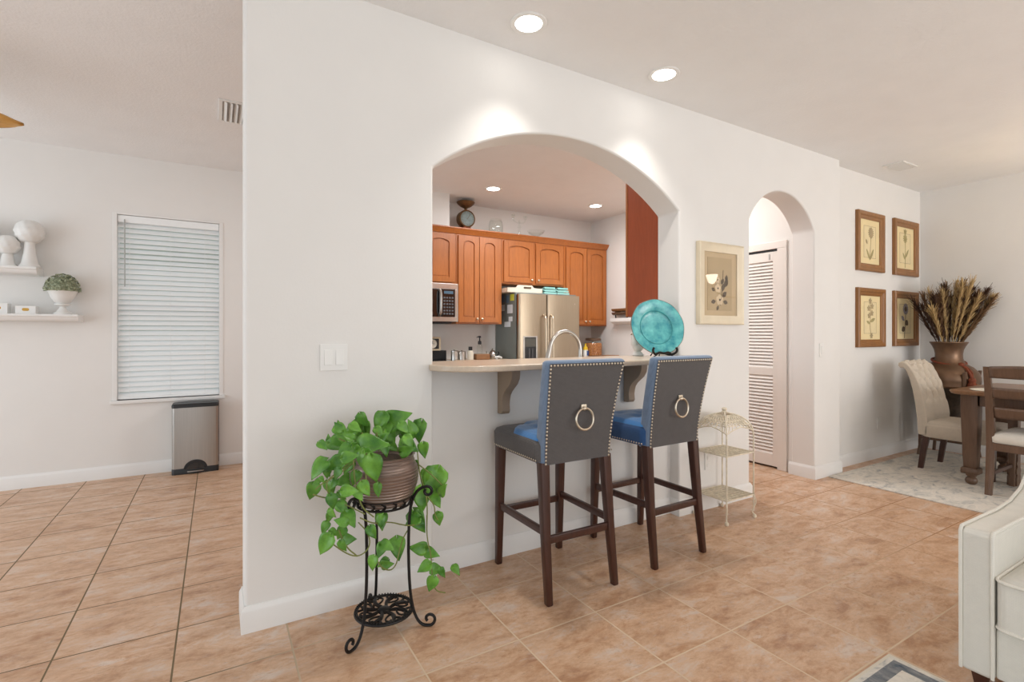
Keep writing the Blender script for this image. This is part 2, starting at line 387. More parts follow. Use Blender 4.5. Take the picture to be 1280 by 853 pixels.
def baseboard(name, pts, h=.105, t=.014):
    prof = [(0, 0), (t, 0), (t, h*.8), (t*.75, h*.88), (t*.4, h*.95), (t*.3, h), (0, h)]
    P = [Vector(p) for p in pts]; rings = []
    for i, p in enumerate(P):
        ns = []
        for a, b in ((i-1, i), (i, i+1)):
            if a >= 0 and b < len(P):
                d = (P[b]-P[a]).normalized(); ns.append(Vector((d.y, -d.x)))
        m = ns[0] if len(ns) == 1 else (ns[0]+ns[1])/(1+ns[0].dot(ns[1]))
        rings.append([(p.x+m.x*o, p.y+m.y*o, z) for o, z in prof])
    return struct(MB().loft(rings).build(name, M['trim'], angle=25))
baseboard('baseboard_bar', [(WE0, WB), (WE0, WF), (BX0, WF), (BX0, 2.365), (BX1, 2.365), (BX1, WF), (PX0, WF), (PX0, WB)])
baseboard('baseboard_dining', [(PX1, 2.50), (PX1, WF), (WE1, WF), (WE1, 2.375), (XR, 2.375), (XR, -3.9)])
baseboard('baseboard_back', [(-4.0, WY), (1.3, WY)])

# window: frame, sash, glass, sill
w = MB(); fw = .03
w.box(WX0, WX1, WY+.05, WY+.13, WZ0, WZ0+fw).box(WX0, WX1, WY+.05, WY+.13, WZ1-fw, WZ1)
w.box(WX0, WX0+fw, WY+.05, WY+.13, WZ0, WZ1).box(WX1-fw, WX1, WY+.05, WY+.13, WZ0, WZ1)
w.box(WX0+fw, WX1-fw, WY+.06, WY+.12, 1.42, 1.47)
w.box(WX0-.004, WX0+.028, WY-.012, WY+.05, WZ0, WZ1+.004).box(WX1-.028, WX1+.004, WY-.006, WY+.05, WZ0, WZ1).box(WX0+.028, WX1-.028, WY-.012, WY+.05, WZ1-.012, WZ1+.004)
win = struct(w.build('window_1', M['trim'], bevel=.003))
MB().box(WX0+fw, WX1-fw, WY+.088, WY+.092, WZ0+fw, WZ1-fw).build('pane', M['pane'], win, smooth=False)
MB().box(WX0-.02, WX1+.02, WY-.025, WY+.06, WZ0-.03, WZ0).build('window_sill', M['trim'], win, bevel=.006)
# blind
bl = thing('window_blind', 'white horizontal slat blind lowered over the nook window', 'blind', (0, WY+.03, 0))
MB().box(WX0+.029, WX1-.029, -.028, .02, WZ1-.075, WZ1-.014).build('headrail_valance', M['slat'], bl, bevel=.006)
sl = MB(); n = 34; zt, zb = WZ1-.095, WZ0+.045
for i in range(n):
    z = zt+(zb-zt)*i/(n-1)
    tilt = math.radians(44 if 3 < i < 8 else (52 if i not in (20, 33) else 42))
    mt = Matrix.Translation((0, 0, z)) @ Matrix.Rotation(tilt, 4, 'X')
    V = []
    for k in range(5):
        y = -.025+.05*k/4; zz = .004*(1-((k-2)/2)**2)
        V.append((y, zz))
    ring = V+[(y, zz-.003) for y, zz in reversed(V)]
    sl.loft([[mt @ Vector((x, y, zz)) for y, zz in ring] for x in (WX0+.03, WX1-.03)])
sl.build('slats', M['slat'], bl)
MB().box(WX0+.03, WX1-.03, -.025, .02, WZ0+.006, WZ0+.028).build('bottom_rail', M['slat'], bl, bevel=.004)
for x in (WX0+.11, (WX0+WX1)/2, WX1-.14):
    MB().tube([(x, -.026, zt+.02), (x, -.026, zb-.02)], .0013, 5).build('ladder_cord', M['trim'], bl)
MB().tube([(WX0+.078, -.036, WZ1-.05), (WX0+.08, -.04, WZ1-.62)], .0045, 6).build('tilt_wand', mat('wand_grey', rgb(176, 176, 172), .4), bl)

# pantry door, casing
dy0, dy1 = 2.625, 3.47
tr = MB()
for a, b in ((2.535, dy0-.005), (dy1, 3.55)): tr.box(4.283, 4.30, a, b, 0, 1.965)
tr.box(4.283, 4.30, 2.535, 3.55, 1.965, 2.03)
struct(tr.build('trim_1', M['louver'], bevel=.004))
def leaf(y0, y1):
    d = MB(); X0, X1 = 4.30, 4.328
    for a, b in ((y0, y0+.045), (y1-.045, y1)): d.box(X0, X1, a, b, .018, 1.945)
    for a, b in ((.018, .125), (.83, .90), (1.86, 1.945)): d.box(X0, X1, y0+.045, y1-.045, a, b)
    for a, b in ((.125, .83), (.90, 1.86)):
        k = int((b-a)/.0295)
        for i in range(k):
            z = a+(b-a)*(i+.5)/k
            mt = Matrix.Translation((4.314, 0, z)) @ Matrix.Rotation(math.radians(-57), 4, 'Y')
            d.box(-.02, .02, y0+.04, y1-.04, -.003, .003, mt)
    return d
dr = struct(leaf(dy0, dy0+.42).build('door_1', M['louver'], bevel=.0015, seg=1))
leaf(dy0+.424, dy1-.002).build('folding_panel', M['louver'], dr)
MB().box(4.295, 4.30, dy0+.07, dy0+.082, 1.875, 1.925).build('latch', M['steel2'], dr)
MB().box(4.302, 4.33, dy0, dy1, 1.949, 1.963).build('door_track', M['dark'], dr)

def plate(name, label, loc, face, w, h, kind):
    """wall plate; face 'y' looks to -y"""
    t = thing(name, label, kind, loc)
    MB().box(-w/2, w/2, -.006, 0, -h/2, h/2).build('cover_plate', M['plastic'], t, bevel=.0025)
    return t
t = plate('light_switch', 'double white rocker light switch on the wall left of the bar', (.445, WF, 1.105), 'y', .116, .116, 'switch')
for x in (-.024, .024):
    MB().prism([(-.0075, .033), (-.011, -.033), (-.004, -.033), (-.004, .033)], 'x', x-.0165, x+.0165).build('rocker', M['plastic'], t, bevel=.001)
t = plate('light_switch', 'single white switch on the wall end beside the arched passage', (4.37, WF, 1.07), 'y', .07, .115, 'switch')
MB().box(-.016, .016, -.01, -.004, -.033, .033).build('rocker', M['plastic'], t, bevel=.002)
for lab, loc in (('white outlet low on the wall behind the cream iron rack', (2.93, WF, .325)), ('white outlet low on the dining wall below the botanical prints', (5.557, 2.375, .336))):
    t = plate('wall_outlet', lab, loc, 'y', .07, .115, 'outlet')
    for z in (-.024, .024):
        MB().prism(rring(.016, .014, .008), 'y', -.0085, -.004).build('socket', M['plastic'], t, loc=(0, 0, z))

def can_light(x, y, label, power, grp, cone=92):
    t = thing('recessed_light', label, 'ceiling light', (x, y, CEIL), 0, grp)
    MB().lathe([(.066, 0), (.066, -.004), (.086, -.007), (.09, -.003), (.09, 0)], 36).build('trim_ring', M['plastic'], t)
    MB().lathe([(.0001, -.001), (.066, -.001), (.066, -.004), (.0001, -.0045)], 36).build('lens', M['lamp'], t)
    l = bpy.data.lights.new('recessed_bulb', 'SPOT'); l.energy = power; l.spot_size = math.radians(cone); l.spot_blend = 1
    l.shadow_soft_size = .06; l.color = (1, .96, .9)
    o = bpy.data.objects.new('recessed_bulb', l); COL.objects.link(o); o.parent = t; o.location = (0, 0, -.012)
can_light(1.305, 2.045, 'round recessed ceiling light above the nearer blue bar stool', 46, None)
can_light(2.238, 2.049, 'round recessed ceiling light above the farther stool and turquoise plate', 46, None)
can_light(2.48, 4.57, 'recessed kitchen ceiling light beside the old scale', 14, None, 150)
can_light(3.85, 4.57, 'recessed kitchen ceiling light near the corner above the narrow cabinet', 14, None, 150)

def ceiling_vent(x, y, w, d, label, along):
    t = thing('ceiling_vent', label, 'air vent', (x, y, CEIL))
    f = MB(); b = .022
    f.box(-w/2, w/2, -d/2, -d/2+b, -.009, 0).box(-w/2, w/2, d/2-b, d/2, -.009, 0).box(-w/2, -w/2+b, -d/2+b, d/2-b, -.009, 0).box(w/2-b, w/2, -d/2+b, d/2-b, -.009, 0)
    f.build('vent_frame', M['plastic'], t, bevel=.002)
    MB().box(-w/2+b, w/2-b, -d/2+b, d/2-b, -.0015, 0).build('duct_shadow_plate', mat('duct_grey', rgb(176, 176, 176), .8), t)
    s = MB()
    if along == 'x':
        k = int((d-2*b)/.04)
        for i in range(k):
            mt = Matrix.Translation((0, -d/2+b+(d-2*b)*(i+.5)/k, -.007)) @ Matrix.Rotation(math.radians(40), 4, 'X')
            s.box(-w/2+b, w/2-b, -.014, .014, -.001, .001, mt)
    else:
        k = int((w-2*b)/.03)
        for i in range(k):
            mt = Matrix.Translation((-w/2+b+(w-2*b)*(i+.5)/k, 0, -.007)) @ Matrix.Rotation(math.radians(40), 4, 'Y')
            s.box(-.014, .014, -d/2+b, d/2-b, -.001, .001, mt)
    s.build('louver_blades', M['plastic'], t)
ceiling_vent(.10, 3.89, .17, .38, 'white ceiling vent in the nook near the wall end', 'y')
ceiling_vent(5.28, 2.085, .28, .16, 'white ceiling vent over the dining corner above the botanical prints', 'y')

# ------------------------------------------------------------------ bar counter
def bar_outline():
    x0, x1, yf, yb = .885, 2.70, 2.04, 2.53
    p = [(BX0+.002, yb), (BX0+.002, WF-.004), (x0, WF-.004)]
    for i in range(13):                                  # swept left end
        a = PI+PI/2*i/12; p.append((x0+.27+.27*math.cos(a), WF-.03+(WF-.03-yf)*math.sin(a)))
    for i in range(9):
        a = 1.5*PI+PI/2*i/8; p.append((x1-.2+.2*math.cos(a), WF-.05+(WF-.05-yf)*math.sin(a)))
    p += [(x1, WF-.004), (BX1-.002, WF-.004), (BX1-.002, yb)]
    return p
bar = MB().prism(bar_outline(), 'z', 1.03, 1.06).build('bar_counter', M['bartop'], bevel=.007, seg=3)
tag(bar, 'beige raised bar counter with rounded end under the wide arch', 'counter')
cp = [(0, 0), (-.155, 0), (-.155, -.03), (-.15, -.055), (-.13, -.085), (-.10, -.108), (-.075, -.128), (-.058, -.15), (-.05, -.175), (-.046, -.20), (-.05, -.235), (-.04, -.25), (0, -.25)]
for x, lab in ((1.307, 'taupe scrolled bracket under the bar left of the nearer stool'), (2.218, 'taupe scrolled bracket under the bar between the two stool backs')):
    o = MB().prism(cp, 'x', 0, .052).build('counter_bracket', M['corbel'], bevel=.004, loc=(x, 2.363, 1.029))
    tag(o, lab, 'bracket', 'bar counter brackets')

# ------------------------------------------------------------------ bar stools
def bar_stool(x, y, rz, label, allblue):
    t = thing('bar_stool', label, 'bar stool', (x, y, 0), rz, 'bar stools')
    legs = {}
    for nm, (fx, fy, tx, ty) in dict(a=(-.19, -.235, -.180, -.170), b=(.19, -.235, .180, -.170), c=(-.193, .235, -.19, .215), d=(.193, .235, .19, .215)).items():
        R = []; zt = .66 if fy > 0 else .622
        for z, w in ((0, .013), (.004, .0155), (.3, .019), (zt, .023)):
            k = z/.66; kk = k if fy > 0 else k**.8
            cx, cy = fx+(tx-fx)*k, fy+(ty-fy)*kk
            R.append([(px, py, z) for px, py in rring(w, w, .005, 2, cx, cy)])
        MB().loft(R).build('leg', M['espresso'], t)
    def at(sx, front, z):
        k = z/.66
        if front: return (sx*(.193+(.19-.193)*k), .235+(.215-.235)*k)
        return (sx*(.19+(.180-.19)*k), -.235+.065*k**.8)
    def bar_between(a, b, z, h, w):
        a, b = Vector((*a, z)), Vector((*b, z)); d = (b-a).normalized(); s = Vector((-d.y, d.x, 0))
        R = [[p+s*u+Vector((0, 0, v)) for u, v in rring(w/2, h/2, .004, 2)] for p in (a, b)]
        MB().loft(R).build('stretcher', M['espresso'], t)
    bar_between(at(-1, 0, .31), at(-1, 1, .31), .31, .034, .02); bar_between(at(1, 0, .31), at(1, 1, .31), .31, .034, .02)
    bar_between(at(-1, 0, .275), at(1, 0, .275), .275, .036, .02); bar_between(at(-1, 1, .285), at(1, 1, .285), .285, .034, .02)
    # seat
    smat = M['deepblue'] if allblue else M['charcoal']
    R = []
    for z, e, r in ((.622, -.008, .03), (.626, 0, .03), (.70, .003, .035), (.716, -.004, .04), (.726, -.02, .05), (.731, -.05, .05)):
        R.append([(px, py, z) for px, py in rring(.222+e, .216+e, r, 5, 0, .032)])
    seat = MB().loft(R).build('seat', smat, t, angle=50)
    # tufted seat top panel
    def top(u, v):
        px = -.212+.424*u; py = -.17+.395*v
        if not allblue:
            lim = -.212+max(0, py-.05)*1.3
            px = max(px, lim)
        zz = .7325+.022*(math.sin(PI*u)*math.sin(PI*v))**.5
        for bx, by in ((-.09, -.02), (.09, -.02), (-.09, .12), (.09, .12), (0, .05)):
            zz -= .011*math.exp(-((px-bx)**2+(py-by)**2)/.0011)
        edge = min(u, 1-u, v, 1-v)
        if edge < .001: zz -= .012
        return (px, py, zz)
    MB().grid(top, 28, 28).build('seat_top', M['bluevelvet'], t)
    # back: rear surface r(t)
    def rear(tt, sgn):
        z = .612+.468*tt
        y = -.198-.082*tt**1.5
        hw = .2+.026*tt**1.6
        return Vector((sgn*hw, y, z))
    R = []; N = 14
    for i in range(N+1):
        tt = i/N; c = rear(tt, 1); th = .074-.016*tt
        R.append([(px, py, c.z) for px, py in rring(c.x, th/2, .022, 4, 0, c.y+th/2)])
    c = rear(1, 1); R.append([(px, py, c.z+.008) for px, py in rring(c.x-.008, .021, .018, 4, 0, c.y+.029)])
    R.append([(px, py, c.z+.011) for px, py in rring(c.x-.02, .012, .01, 4, 0, c.y+.029)])
    back = MB().loft(R).build('backrest', M['navyside'], t, angle=60)
    def pan(u, v):
        p = rear(.002+.99*v, 1); s = (2*u-1)
        return (s*(p.x-.012), p.y-.0022, p.z)
    MB().grid(pan, 6, 16).build('back_panel', M['charcoal'], t)
    nl = MB()
    pts = [(-1, i/27) for i in range(28)]+[(1, i/27) for i in range(28)]+[(s/11.5-1, 1) for s in range(1, 23)]
    for s, v in pts:
        p = rear(min(.975, .012+.965*v), 1); nl.ball((s*(p.x-.017), p.y-.003, p.z), .0056, 8, (1, .6, 1))
    nl.build('nailhead_trim', M['nail'], back)
    for s in (-1, 1):                                     # seat edge nails
        nl = MB()
        for i in range(23): nl.ball((s*.2225, -.175+.395*i/22, .634), .005, 8, (.6, 1, 1))
        nl.build('nailhead_trim', M['nail'], seat)
    nl = MB()
    for i in range(24): nl.ball((-.2+.4*i/23, .2485, .634), .005, 8, (1, .6, 1))
    nl.build('nailhead_trim', M['nail'], seat)
    # ring pull
    p = rear(.545, 1)
    pl = MB().box(-.016, .016, -.011, 0, -.011, .015).ball((0, -.014, -.004), .012, 10, (1, .7, .8)).build('ring_mount', M['nail'], t, bevel=.003, loc=(0, p.y-.002, p.z))
    MB().tube([(.049*math.cos(a), .003*math.sin(a), .049*math.sin(a)) for a in [2*PI*i/32 for i in range(32)]], .0058, 8, close=True).build('ring_pull', M['nail'], pl, loc=(0, -.016, -.052))
    return t
bar_stool(1.468, 2.062, math.radians(-1.0), 'nearer charcoal nailhead bar stool, grey-edged blue seat, beside the plant stand', False)
bar_stool(2.125, 2.075, math.radians(1.0), 'farther charcoal nailhead bar stool with all-blue seat, beside the cream rack', True)

# ------------------------------------------------------------------ plant stand, pot, pothos
PC = (.596, 2.04)
st = thing('plant_stand', 'black wrought iron plant stand with scrolled feet holding the pothos', 'plant stand', (*PC, 0))
def leg_path():
    P = []
    for i in range(11):                                   # foot scroll
        a = -PI*.5+1.75*PI*(10-i)/10; r = .011+.017*i/10
        P.append((.185+r*math.cos(a)*1, .031+r*math.sin(a)))
    P += [(.16, .006), (.142, .02), (.128, .045), (.118, .075), (.108, .13), (.101, .22), (.099, .34), (.102, .44), (.11, .51), (.128, .552), (.15, .572), (.172, .578)]
    for i in range(9):
        a = PI*.45-1.7*PI*i/8; r = .02-.008*i/8
        P.append((.178+r*math.cos(a), .558+r*math.sin(a)))
    return P
for ang in (211.9, 331.5, 91.7):
    a = math.radians(ang)
    MB().tube([(r*math.cos(a), r*math.sin(a), z) for r, z in leg_path()], .0062, 8, 1).build('leg', M['black'], st)
def circ(r, z, n=40): return [(r*math.cos(2*PI*i/n), r*math.sin(2*PI*i/n), z) for i in range(n)]
g = MB().tube(circ(.112, .545), .005, 6, close=True).tube(circ(.106, .512), .005, 6, close=True)
for i in range(16):
    a = 2*PI*i/16; b = a+PI/16
    g.tube([(.106*math.cos(a), .106*math.sin(a), .512), (.112*math.cos(b), .112*math.sin(b), .528), (.112*math.cos(a), .112*math.sin(a), .545)], .0045, 5, 1)
for i in range(6):
    a = 2*PI*i/6; g.tube([(0, 0, .512), (.106*math.cos(a), .106*math.sin(a), .512)], .004, 5)
g.build('pot_ring', M['black'], st)
g = MB().tube(circ(.115, .072), .0058, 8, close=True).tube(circ(.107, .076), .003, 6, close=True).lathe([(.0001, .066), (.026, .066), (.026, .075), (.016, .081), (.0001, .082)], 16)
for i in range(60):
    a = 2*PI*i/60; g.ball((.115*math.cos(a), .115*math.sin(a), .079), .0035, 6)
for i in range(8):                                        # leaf-and-scroll tracery
    a = 2*PI*i/8
    def q(r, d): return (r*math.cos(a+d), r*math.sin(a+d), .073)
    g.tube([q(.02, 0), q(.05, .35), q(.08, .25), q(.112, 0)], [.006, .008, .009, .004], 6, 1)
    g.tube([q(.05, .3), q(.06, -.1), q(.085, -.25), q(.1, -.1), q(.09, .02)], .0042, 6, 1)
    g.tube([q(.08, .25), q(.1, .4), q(.112, .39)], .005, 6, 1)
g.build('lower_tray', M['black'], st)
pot = thing('potted_plant', 'trailing green pothos in a ribbed bronze pot on the black stand', 'potted plant', (*PC, .517))
prof = [(.0001, 0), (.098, 0), (.104, .006)]
for i in range(46):
    k = i/45; r = .104+.034*math.sin(PI*min(1, k*1.22)*.72)**.9; r = r if k < .74 else r-.016*(k-.74)/.26
    prof.append((r+.0016*math.sin(k*2*PI*15), .008+.185*k))
prof += [(.126, .197), (.119, .197), (.116, .18), (.0001, .175)]
MB().lathe(prof, 44).build('pot', M['terra'], pot)
MB().lathe([(.0001, .18), (.1, .178), (.117, .174), (.117, .165), (.0001, .165)], 24).build('soil', M['soil'], pot)
LEAVES = [[0.663,2.062,0.851,0.131,25],[0.589,2.084,0.836,0.089,-115],[0.528,2.093,0.846,0.074,-60],[0.479,2.12,0.817,0.061,200],[0.425,2.083,0.834,0.059,100],[0.392,2.116,0.785,0.039,100],[0.342,1.955,0.792,0.045,-40],[0.415,2.034,0.769,0.089,-20],[0.538,2.12,0.793,0.096,-80],[0.518,1.92,0.782,0.131,10],[0.633,2.067,0.774,0.075,-60],[0.673,2.112,0.812,0.077,30],[0.658,1.97,0.824,0.059,-50],[0.743,2.034,0.786,0.104,-100],[0.691,1.994,0.745,0.088,-35],[0.771,2.048,0.703,0.07,-80],[0.733,2.043,0.643,0.049,-60],[0.43,1.952,0.818,0.049,150],[0.422,1.87,0.76,0.065,10],[0.507,1.87,0.7,0.109,-80],[0.372,1.928,0.724,0.078,-150],[0.321,1.941,0.709,0.09,-130],[0.323,2.082,0.588,0.076,-110],[0.333,2.048,0.635,0.035,-150],[0.332,1.915,0.677,0.027,-60],[0.436,2.055,0.62,0.081,-170],[0.422,1.87,0.635,0.065,-5],[0.477,1.87,0.632,0.063,-60],[0.523,1.87,0.619,0.055,-90],[0.367,1.911,0.59,0.06,-80],[0.433,2.016,0.526,0.07,-30],[0.431,1.908,0.515,0.073,-50],[0.389,1.88,0.527,0.053,160],[0.384,2.072,0.48,0.042,-110],[0.553,1.926,0.478,0.057,-100],[0.344,1.927,0.504,0.033,-100],[0.789,2.088,0.574,0.072,-110],[0.819,2.076,0.541,0.151,-110],[0.843,2.012,0.535,0.063,60],[0.846,2.086,0.463,0.072,-60],[0.758,2.039,0.495,0.111,-85],[0.841,2.055,0.39,0.054,-70],[0.725,2.003,0.429,0.075,-20],[0.514,2.119,0.819,0.068,-70],[0.611,2.074,0.799,0.075,-100],[0.503,2.124,0.777,0.068,-40],[0.711,2.111,0.751,0.064,-70],[0.425,2.004,0.801,0.057,-60],[0.368,1.959,0.707,0.061,-130],[0.453,1.98,0.752,0.069,-120],[0.496,1.912,0.75,0.056,-60],[0.465,1.894,0.736,0.061,-100],[0.59,2.004,0.736,0.059,-70],[0.643,2.059,0.731,0.055,-40],[0.414,1.951,0.768,0.061,-140],[0.447,2.029,0.68,0.064,-120],[0.678,2.011,0.719,0.041,-60],[0.474,2.006,0.837,0.057,-29],[0.428,2.097,0.779,0.055,-44],[0.575,2.037,0.804,0.052,-48],[0.701,2.007,0.823,0.069,108],[0.468,2.037,0.811,0.065,29],[0.61,2.077,0.75,0.065,-47],[0.476,1.96,0.759,0.069,20],[0.52,2.126,0.747,0.058,-65],[0.572,1.954,0.802,0.05,48],[0.677,2.085,0.807,0.065,77],[0.631,2.102,0.739,0.053,-27],[0.672,1.953,0.77,0.061,-59],[0.662,2.092,0.781,0.067,31],[0.424,2.016,0.827,0.069,-33],[0.714,2.054,0.785,0.049,96],[0.666,1.952,0.738,0.07,22],[0.478,1.958,0.757,0.068,114],[0.668,1.983,0.76,0.049,-118],[0.519,2.122,0.797,0.067,-56],[0.402,1.985,0.853,0.049,129],[0.601,2.086,0.774,0.055,-32],[0.445,2.117,0.754,0.066,-86],[0.439,2.087,0.554,0.047,-43],[0.458,1.956,0.652,0.059,-105],[0.357,1.958,0.687,0.046,-89],[0.367,1.995,0.623,0.051,-82],[0.377,2.051,0.664,0.039,-65],[0.397,1.904,0.572,0.044,-66],[0.393,2.045,0.504,0.045,-51],[0.436,2.055,0.476,0.053,-127],[0.464,2.069,0.682,0.048,-83],[0.457,1.888,0.61,0.056,-56],[0.397,2.088,0.587,0.059,-71],[0.38,1.9,0.694,0.052,-120],[0.378,1.955,0.643,0.047,-125],[0.381,2.014,0.574,0.041,-79],[0.387,2.082,0.476,0.048,-110],[0.347,1.955,0.484,0.048,-110],[0.473,2.083,0.452,0.073,-60],[0.391,2.0,0.443,0.042,-30],[0.403,1.949,0.455,0.056,-120],[0.436,1.95,0.427,0.068,10],[0.407,1.919,0.418,0.048,-60],[0.337,1.897,0.444,0.086,-120],[0.514,1.913,0.448,0.057,-60],[0.583,2.032,0.437,0.073,-80],[0.598,2.099,0.291,0.067,-110],[0.515,1.916,0.327,0.061,-100],[0.566,1.891,0.393,0.061,-20],[0.671,2.097,0.28,0.099,-80],[0.576,1.997,0.284,0.052,-150],[0.59,1.969,0.288,0.056,10],[0.733,2.006,0.416,0.109,-60],[0.704,2.011,0.424,0.075,-150],[0.848,2.071,0.385,0.066,-80],[0.734,2.03,0.298,0.08,170],[0.801,2.026,0.262,0.069,-10],[0.746,1.986,0.23,0.067,-150],[0.848,2.081,0.16,0.071,0],[0.78,1.984,0.152,0.071,-110],[0.851,2.034,0.162,0.048,-60],[0.935,2.072,0.138,0.054,-45]]
VINES = [[[0.739,2.04,0.705],[0.743,2.034,0.644],[0.747,2.028,0.602],[0.768,2.022,0.538],[0.775,2.016,0.477],[0.77,2.01,0.385]],[[0.77,2.01,0.438],[0.77,2.01,0.339],[0.789,2.01,0.267],[0.792,2.01,0.198],[0.799,2.01,0.136],[0.815,2.01,0.102],[0.854,2.01,0.087]],[[0.777,2.02,0.513],[0.812,2.027,0.467],[0.815,2.033,0.427],[0.831,2.04,0.397]],[[0.745,2.04,0.649],[0.798,2.04,0.604],[0.852,2.04,0.545]],[[0.453,1.96,0.728],[0.404,1.953,0.692],[0.358,1.947,0.668],[0.349,1.94,0.639],[0.366,1.933,0.6],[0.424,1.927,0.565],[0.487,1.92,0.523]],[[0.469,1.98,0.716],[0.406,1.967,0.678],[0.331,1.953,0.649],[0.314,1.94,0.639]],[[0.304,1.94,0.622],[0.339,1.94,0.605],[0.375,1.94,0.594]],[[0.356,1.9,0.452],[0.414,1.907,0.394],[0.458,1.913,0.369],[0.496,1.92,0.381],[0.51,1.927,0.41],[0.499,1.933,0.45],[0.467,1.94,0.489]],[[0.395,1.94,0.476],[0.421,1.94,0.404],[0.464,1.94,0.36]],[[0.533,1.92,0.338],[0.555,1.935,0.296],[0.595,1.95,0.268],[0.623,1.965,0.279],[0.637,1.98,0.313],[0.66,1.995,0.368],[0.688,2.01,0.394]],[[0.469,1.92,0.512],[0.528,1.94,0.47],[0.591,1.96,0.462],[0.67,1.98,0.422],[0.739,2.0,0.409]],[[0.44,1.9,0.743],[0.442,1.9,0.678],[0.456,1.9,0.611],[0.472,1.9,0.554],[0.515,1.9,0.513]],[[0.485,1.89,0.761],[0.48,1.88,0.688],[0.48,1.87,0.631]],[[0.551,1.99,0.814],[0.558,2.005,0.775],[0.568,2.02,0.73]],[[0.688,2.06,0.763],[0.666,2.05,0.743],[0.65,2.04,0.716]],[[0.494,1.99,0.819],[0.513,2.0,0.781],[0.533,2.01,0.736]],[[0.406,1.99,0.806],[0.455,1.99,0.778],[0.494,1.99,0.745]]]
fol = MB()
rgt, fwd = Vector((math.cos(YAW), -math.sin(YAW), 0)), Vector((math.sin(YAW), math.cos(YAW), 0))
rl = random.Random(11)
base = Vector((PC[0], PC[1], .517))
def heart(c, L, ang):
    L *= .93
    a = math.radians(ang); tip = (rgt*math.cos(a)+Vector((0, 0, 1))*math.sin(a)-fwd*rl.uniform(-.1, .45)).normalized()
    nn = (-fwd+Vector((0, 0, 1))*rl.uniform(.1, .9)+rgt*rl.uniform(-.6, .6)).normalized()
    side = tip.cross(nn).normalized(); nn = side.cross(tip).normalized()
    rows = []; N = 9; cur = rl.uniform(.05, .3); fold = rl.uniform(.1, .35)
    for i in range(N+1):
        t = i/N; w = .44*L*(math.sin(PI*(t**.56)))**.85*(1-.32*t) if 0 < t < 1 else .0012
        row = []
        for j in range(-3, 4):
            s = j/3; y = L*(t-.5) - .17*L*abs(s)**1.5*(1-t)**3
            z = -cur*L*(t-.35)**2*1.6+fold*w*abs(s)+.02*L*math.sin(9*t+2*s)
            row.append(c+tip*y+side*(s*w)+nn*z)
        rows.append(row)
    V = [[fol.bm.verts.new(p) for p in r] for r in rows]
    for i in range(N):
        for j in range(6): fol.bm.faces.new((V[i][j], V[i+1][j], V[i+1][j+1], V[i][j+1]))
for x, y, z, L, ang in LEAVES: heart(Vector((x, min(y, 2.25), z))-base, L, ang)
f_ = fol.build('foliage', M['leaf'], pot, solid=.0012)
for pts in VINES:
    MB().tube([Vector((p[0], min(p[1], 2.268), max(p[2], .006)))-base for p in pts], .0026, 6, 2).build('vine', M['vine'], pot)

# ------------------------------------------------------------------ cream iron rack by the passage
rk = thing('iron_rack', 'small cream iron rack with domed openwork top beside the passage', 'rack', (2.90, 2.135, 0))
hx, hy = .138, .118
for sx in (-1, 1):
    for sy in (-1, 1):
        p = [(sx*hx, sy*hy, .045), (sx*hx, sy*hy, .15), (sx*hx, sy*hy, .43), (sx*hx, sy*hy, .56), (sx*hx*.9, sy*hy*.9, .62), (sx*hx*.55, sy*hy*.55, .668), (0, 0, .69)]
        MB().tube(p, .0048, 8, 2).build('post', M['ivoryiron'], rk)
        f = MB().tube([(sx*hx, sy*hy, .15), (sx*(hx+.012), sy*(hy+.012), .11), (sx*hx, sy*hy, .065), (sx*(hx-.008), sy*(hy-.008), .04), (sx*(hx+.004), sy*(hy+.004), .022)], .0045, 7, 2)
        f.lathe([(.0001, 0), (.010, .002), (.013, .012), (.010, .022), (.0001, .025)], 12, (sx*(hx+.004), sy*(hy+.004), 0))
        f.build('foot', M['ivoryiron'], rk)
for z in (.152, .431):
    s = MB()
    for a, b in (((-hx, -hy), (hx, -hy)), ((hx, -hy), (hx, hy)), ((hx, hy), (-hx, hy)), ((-hx, hy), (-hx, -hy))): s.tube([(*a, z), (*b, z)], .0045, 6)
    for i in range(1, 16):
        x = -hx+2*hx*i/16
        s.tube([(x, -hy, z), (x+.008*(-1)**i, -hy*.33, z), (x-.008*(-1)**i, hy*.33, z), (x, hy, z)], .0034, 5, 1)
    for i in range(1, 8):
        y = -hy+2*hy*i/8; s.tube([(-hx, y, z+.002), (hx, y, z+.002)], .0025, 5)
    s.box(-hx+.004, hx-.004, -hy+.004, hy-.004, z-.0025, z-.0008)
    s.build('shelf', M['ivoryiron'], rk)
dm = MB()
def dome(x, y):                                           # height of the pavilion roof over the plan
    r = max(abs(x)/hx, abs(y)/hy); return .69-.1*r**2.0
for side in range(4):
    def P(u, v):                                          # u along the eave -1..1, v up 0..1
        r = 1-v
        x, y = ((u*hx*r, -hy*r), (hx*r, u*hy*r), (-u*hx*r, hy*r), (-hx*r, -u*hy*r))[side]
        z = dome(x, y)-(.018*(abs(u)**2) if v < .01 else 0)
        if v < .01: z += .018*(1-abs(u))
        return (x, y, z)
    dm.tube([P(-1+2*i/12, 0) for i in range(13)], .004, 6)
    dm.tube([P(-1+2*i/12, .14) for i in range(13)], .003, 5)
    for k in range(-3, 4):
        u = k/3.5
        dm.tube([P(u, .0), P(u*.9+.16, .25), P(u*.85-.12, .45), P(u*.6, .62)], .0032, 5, 2)
        dm.tube([P(u+.06, .14), P(u*.9-.12, .3), P(u*.9+.1, .5)], .0036, 5, 2)
        dm.ball(P(u, .3), .008, 8, (1, 1, .6)); dm.ball(P(u*.8+.05, .5), .006, 8, (1, 1, .6))
dm.build('dome', M['ivoryiron'], rk)
MB().lathe([(.0001, .685), (.02, .69), (.012, .699), (.018, .708), (.012, .718), (.0001, .722)], 12).build('finial', M['ivoryiron'], rk)

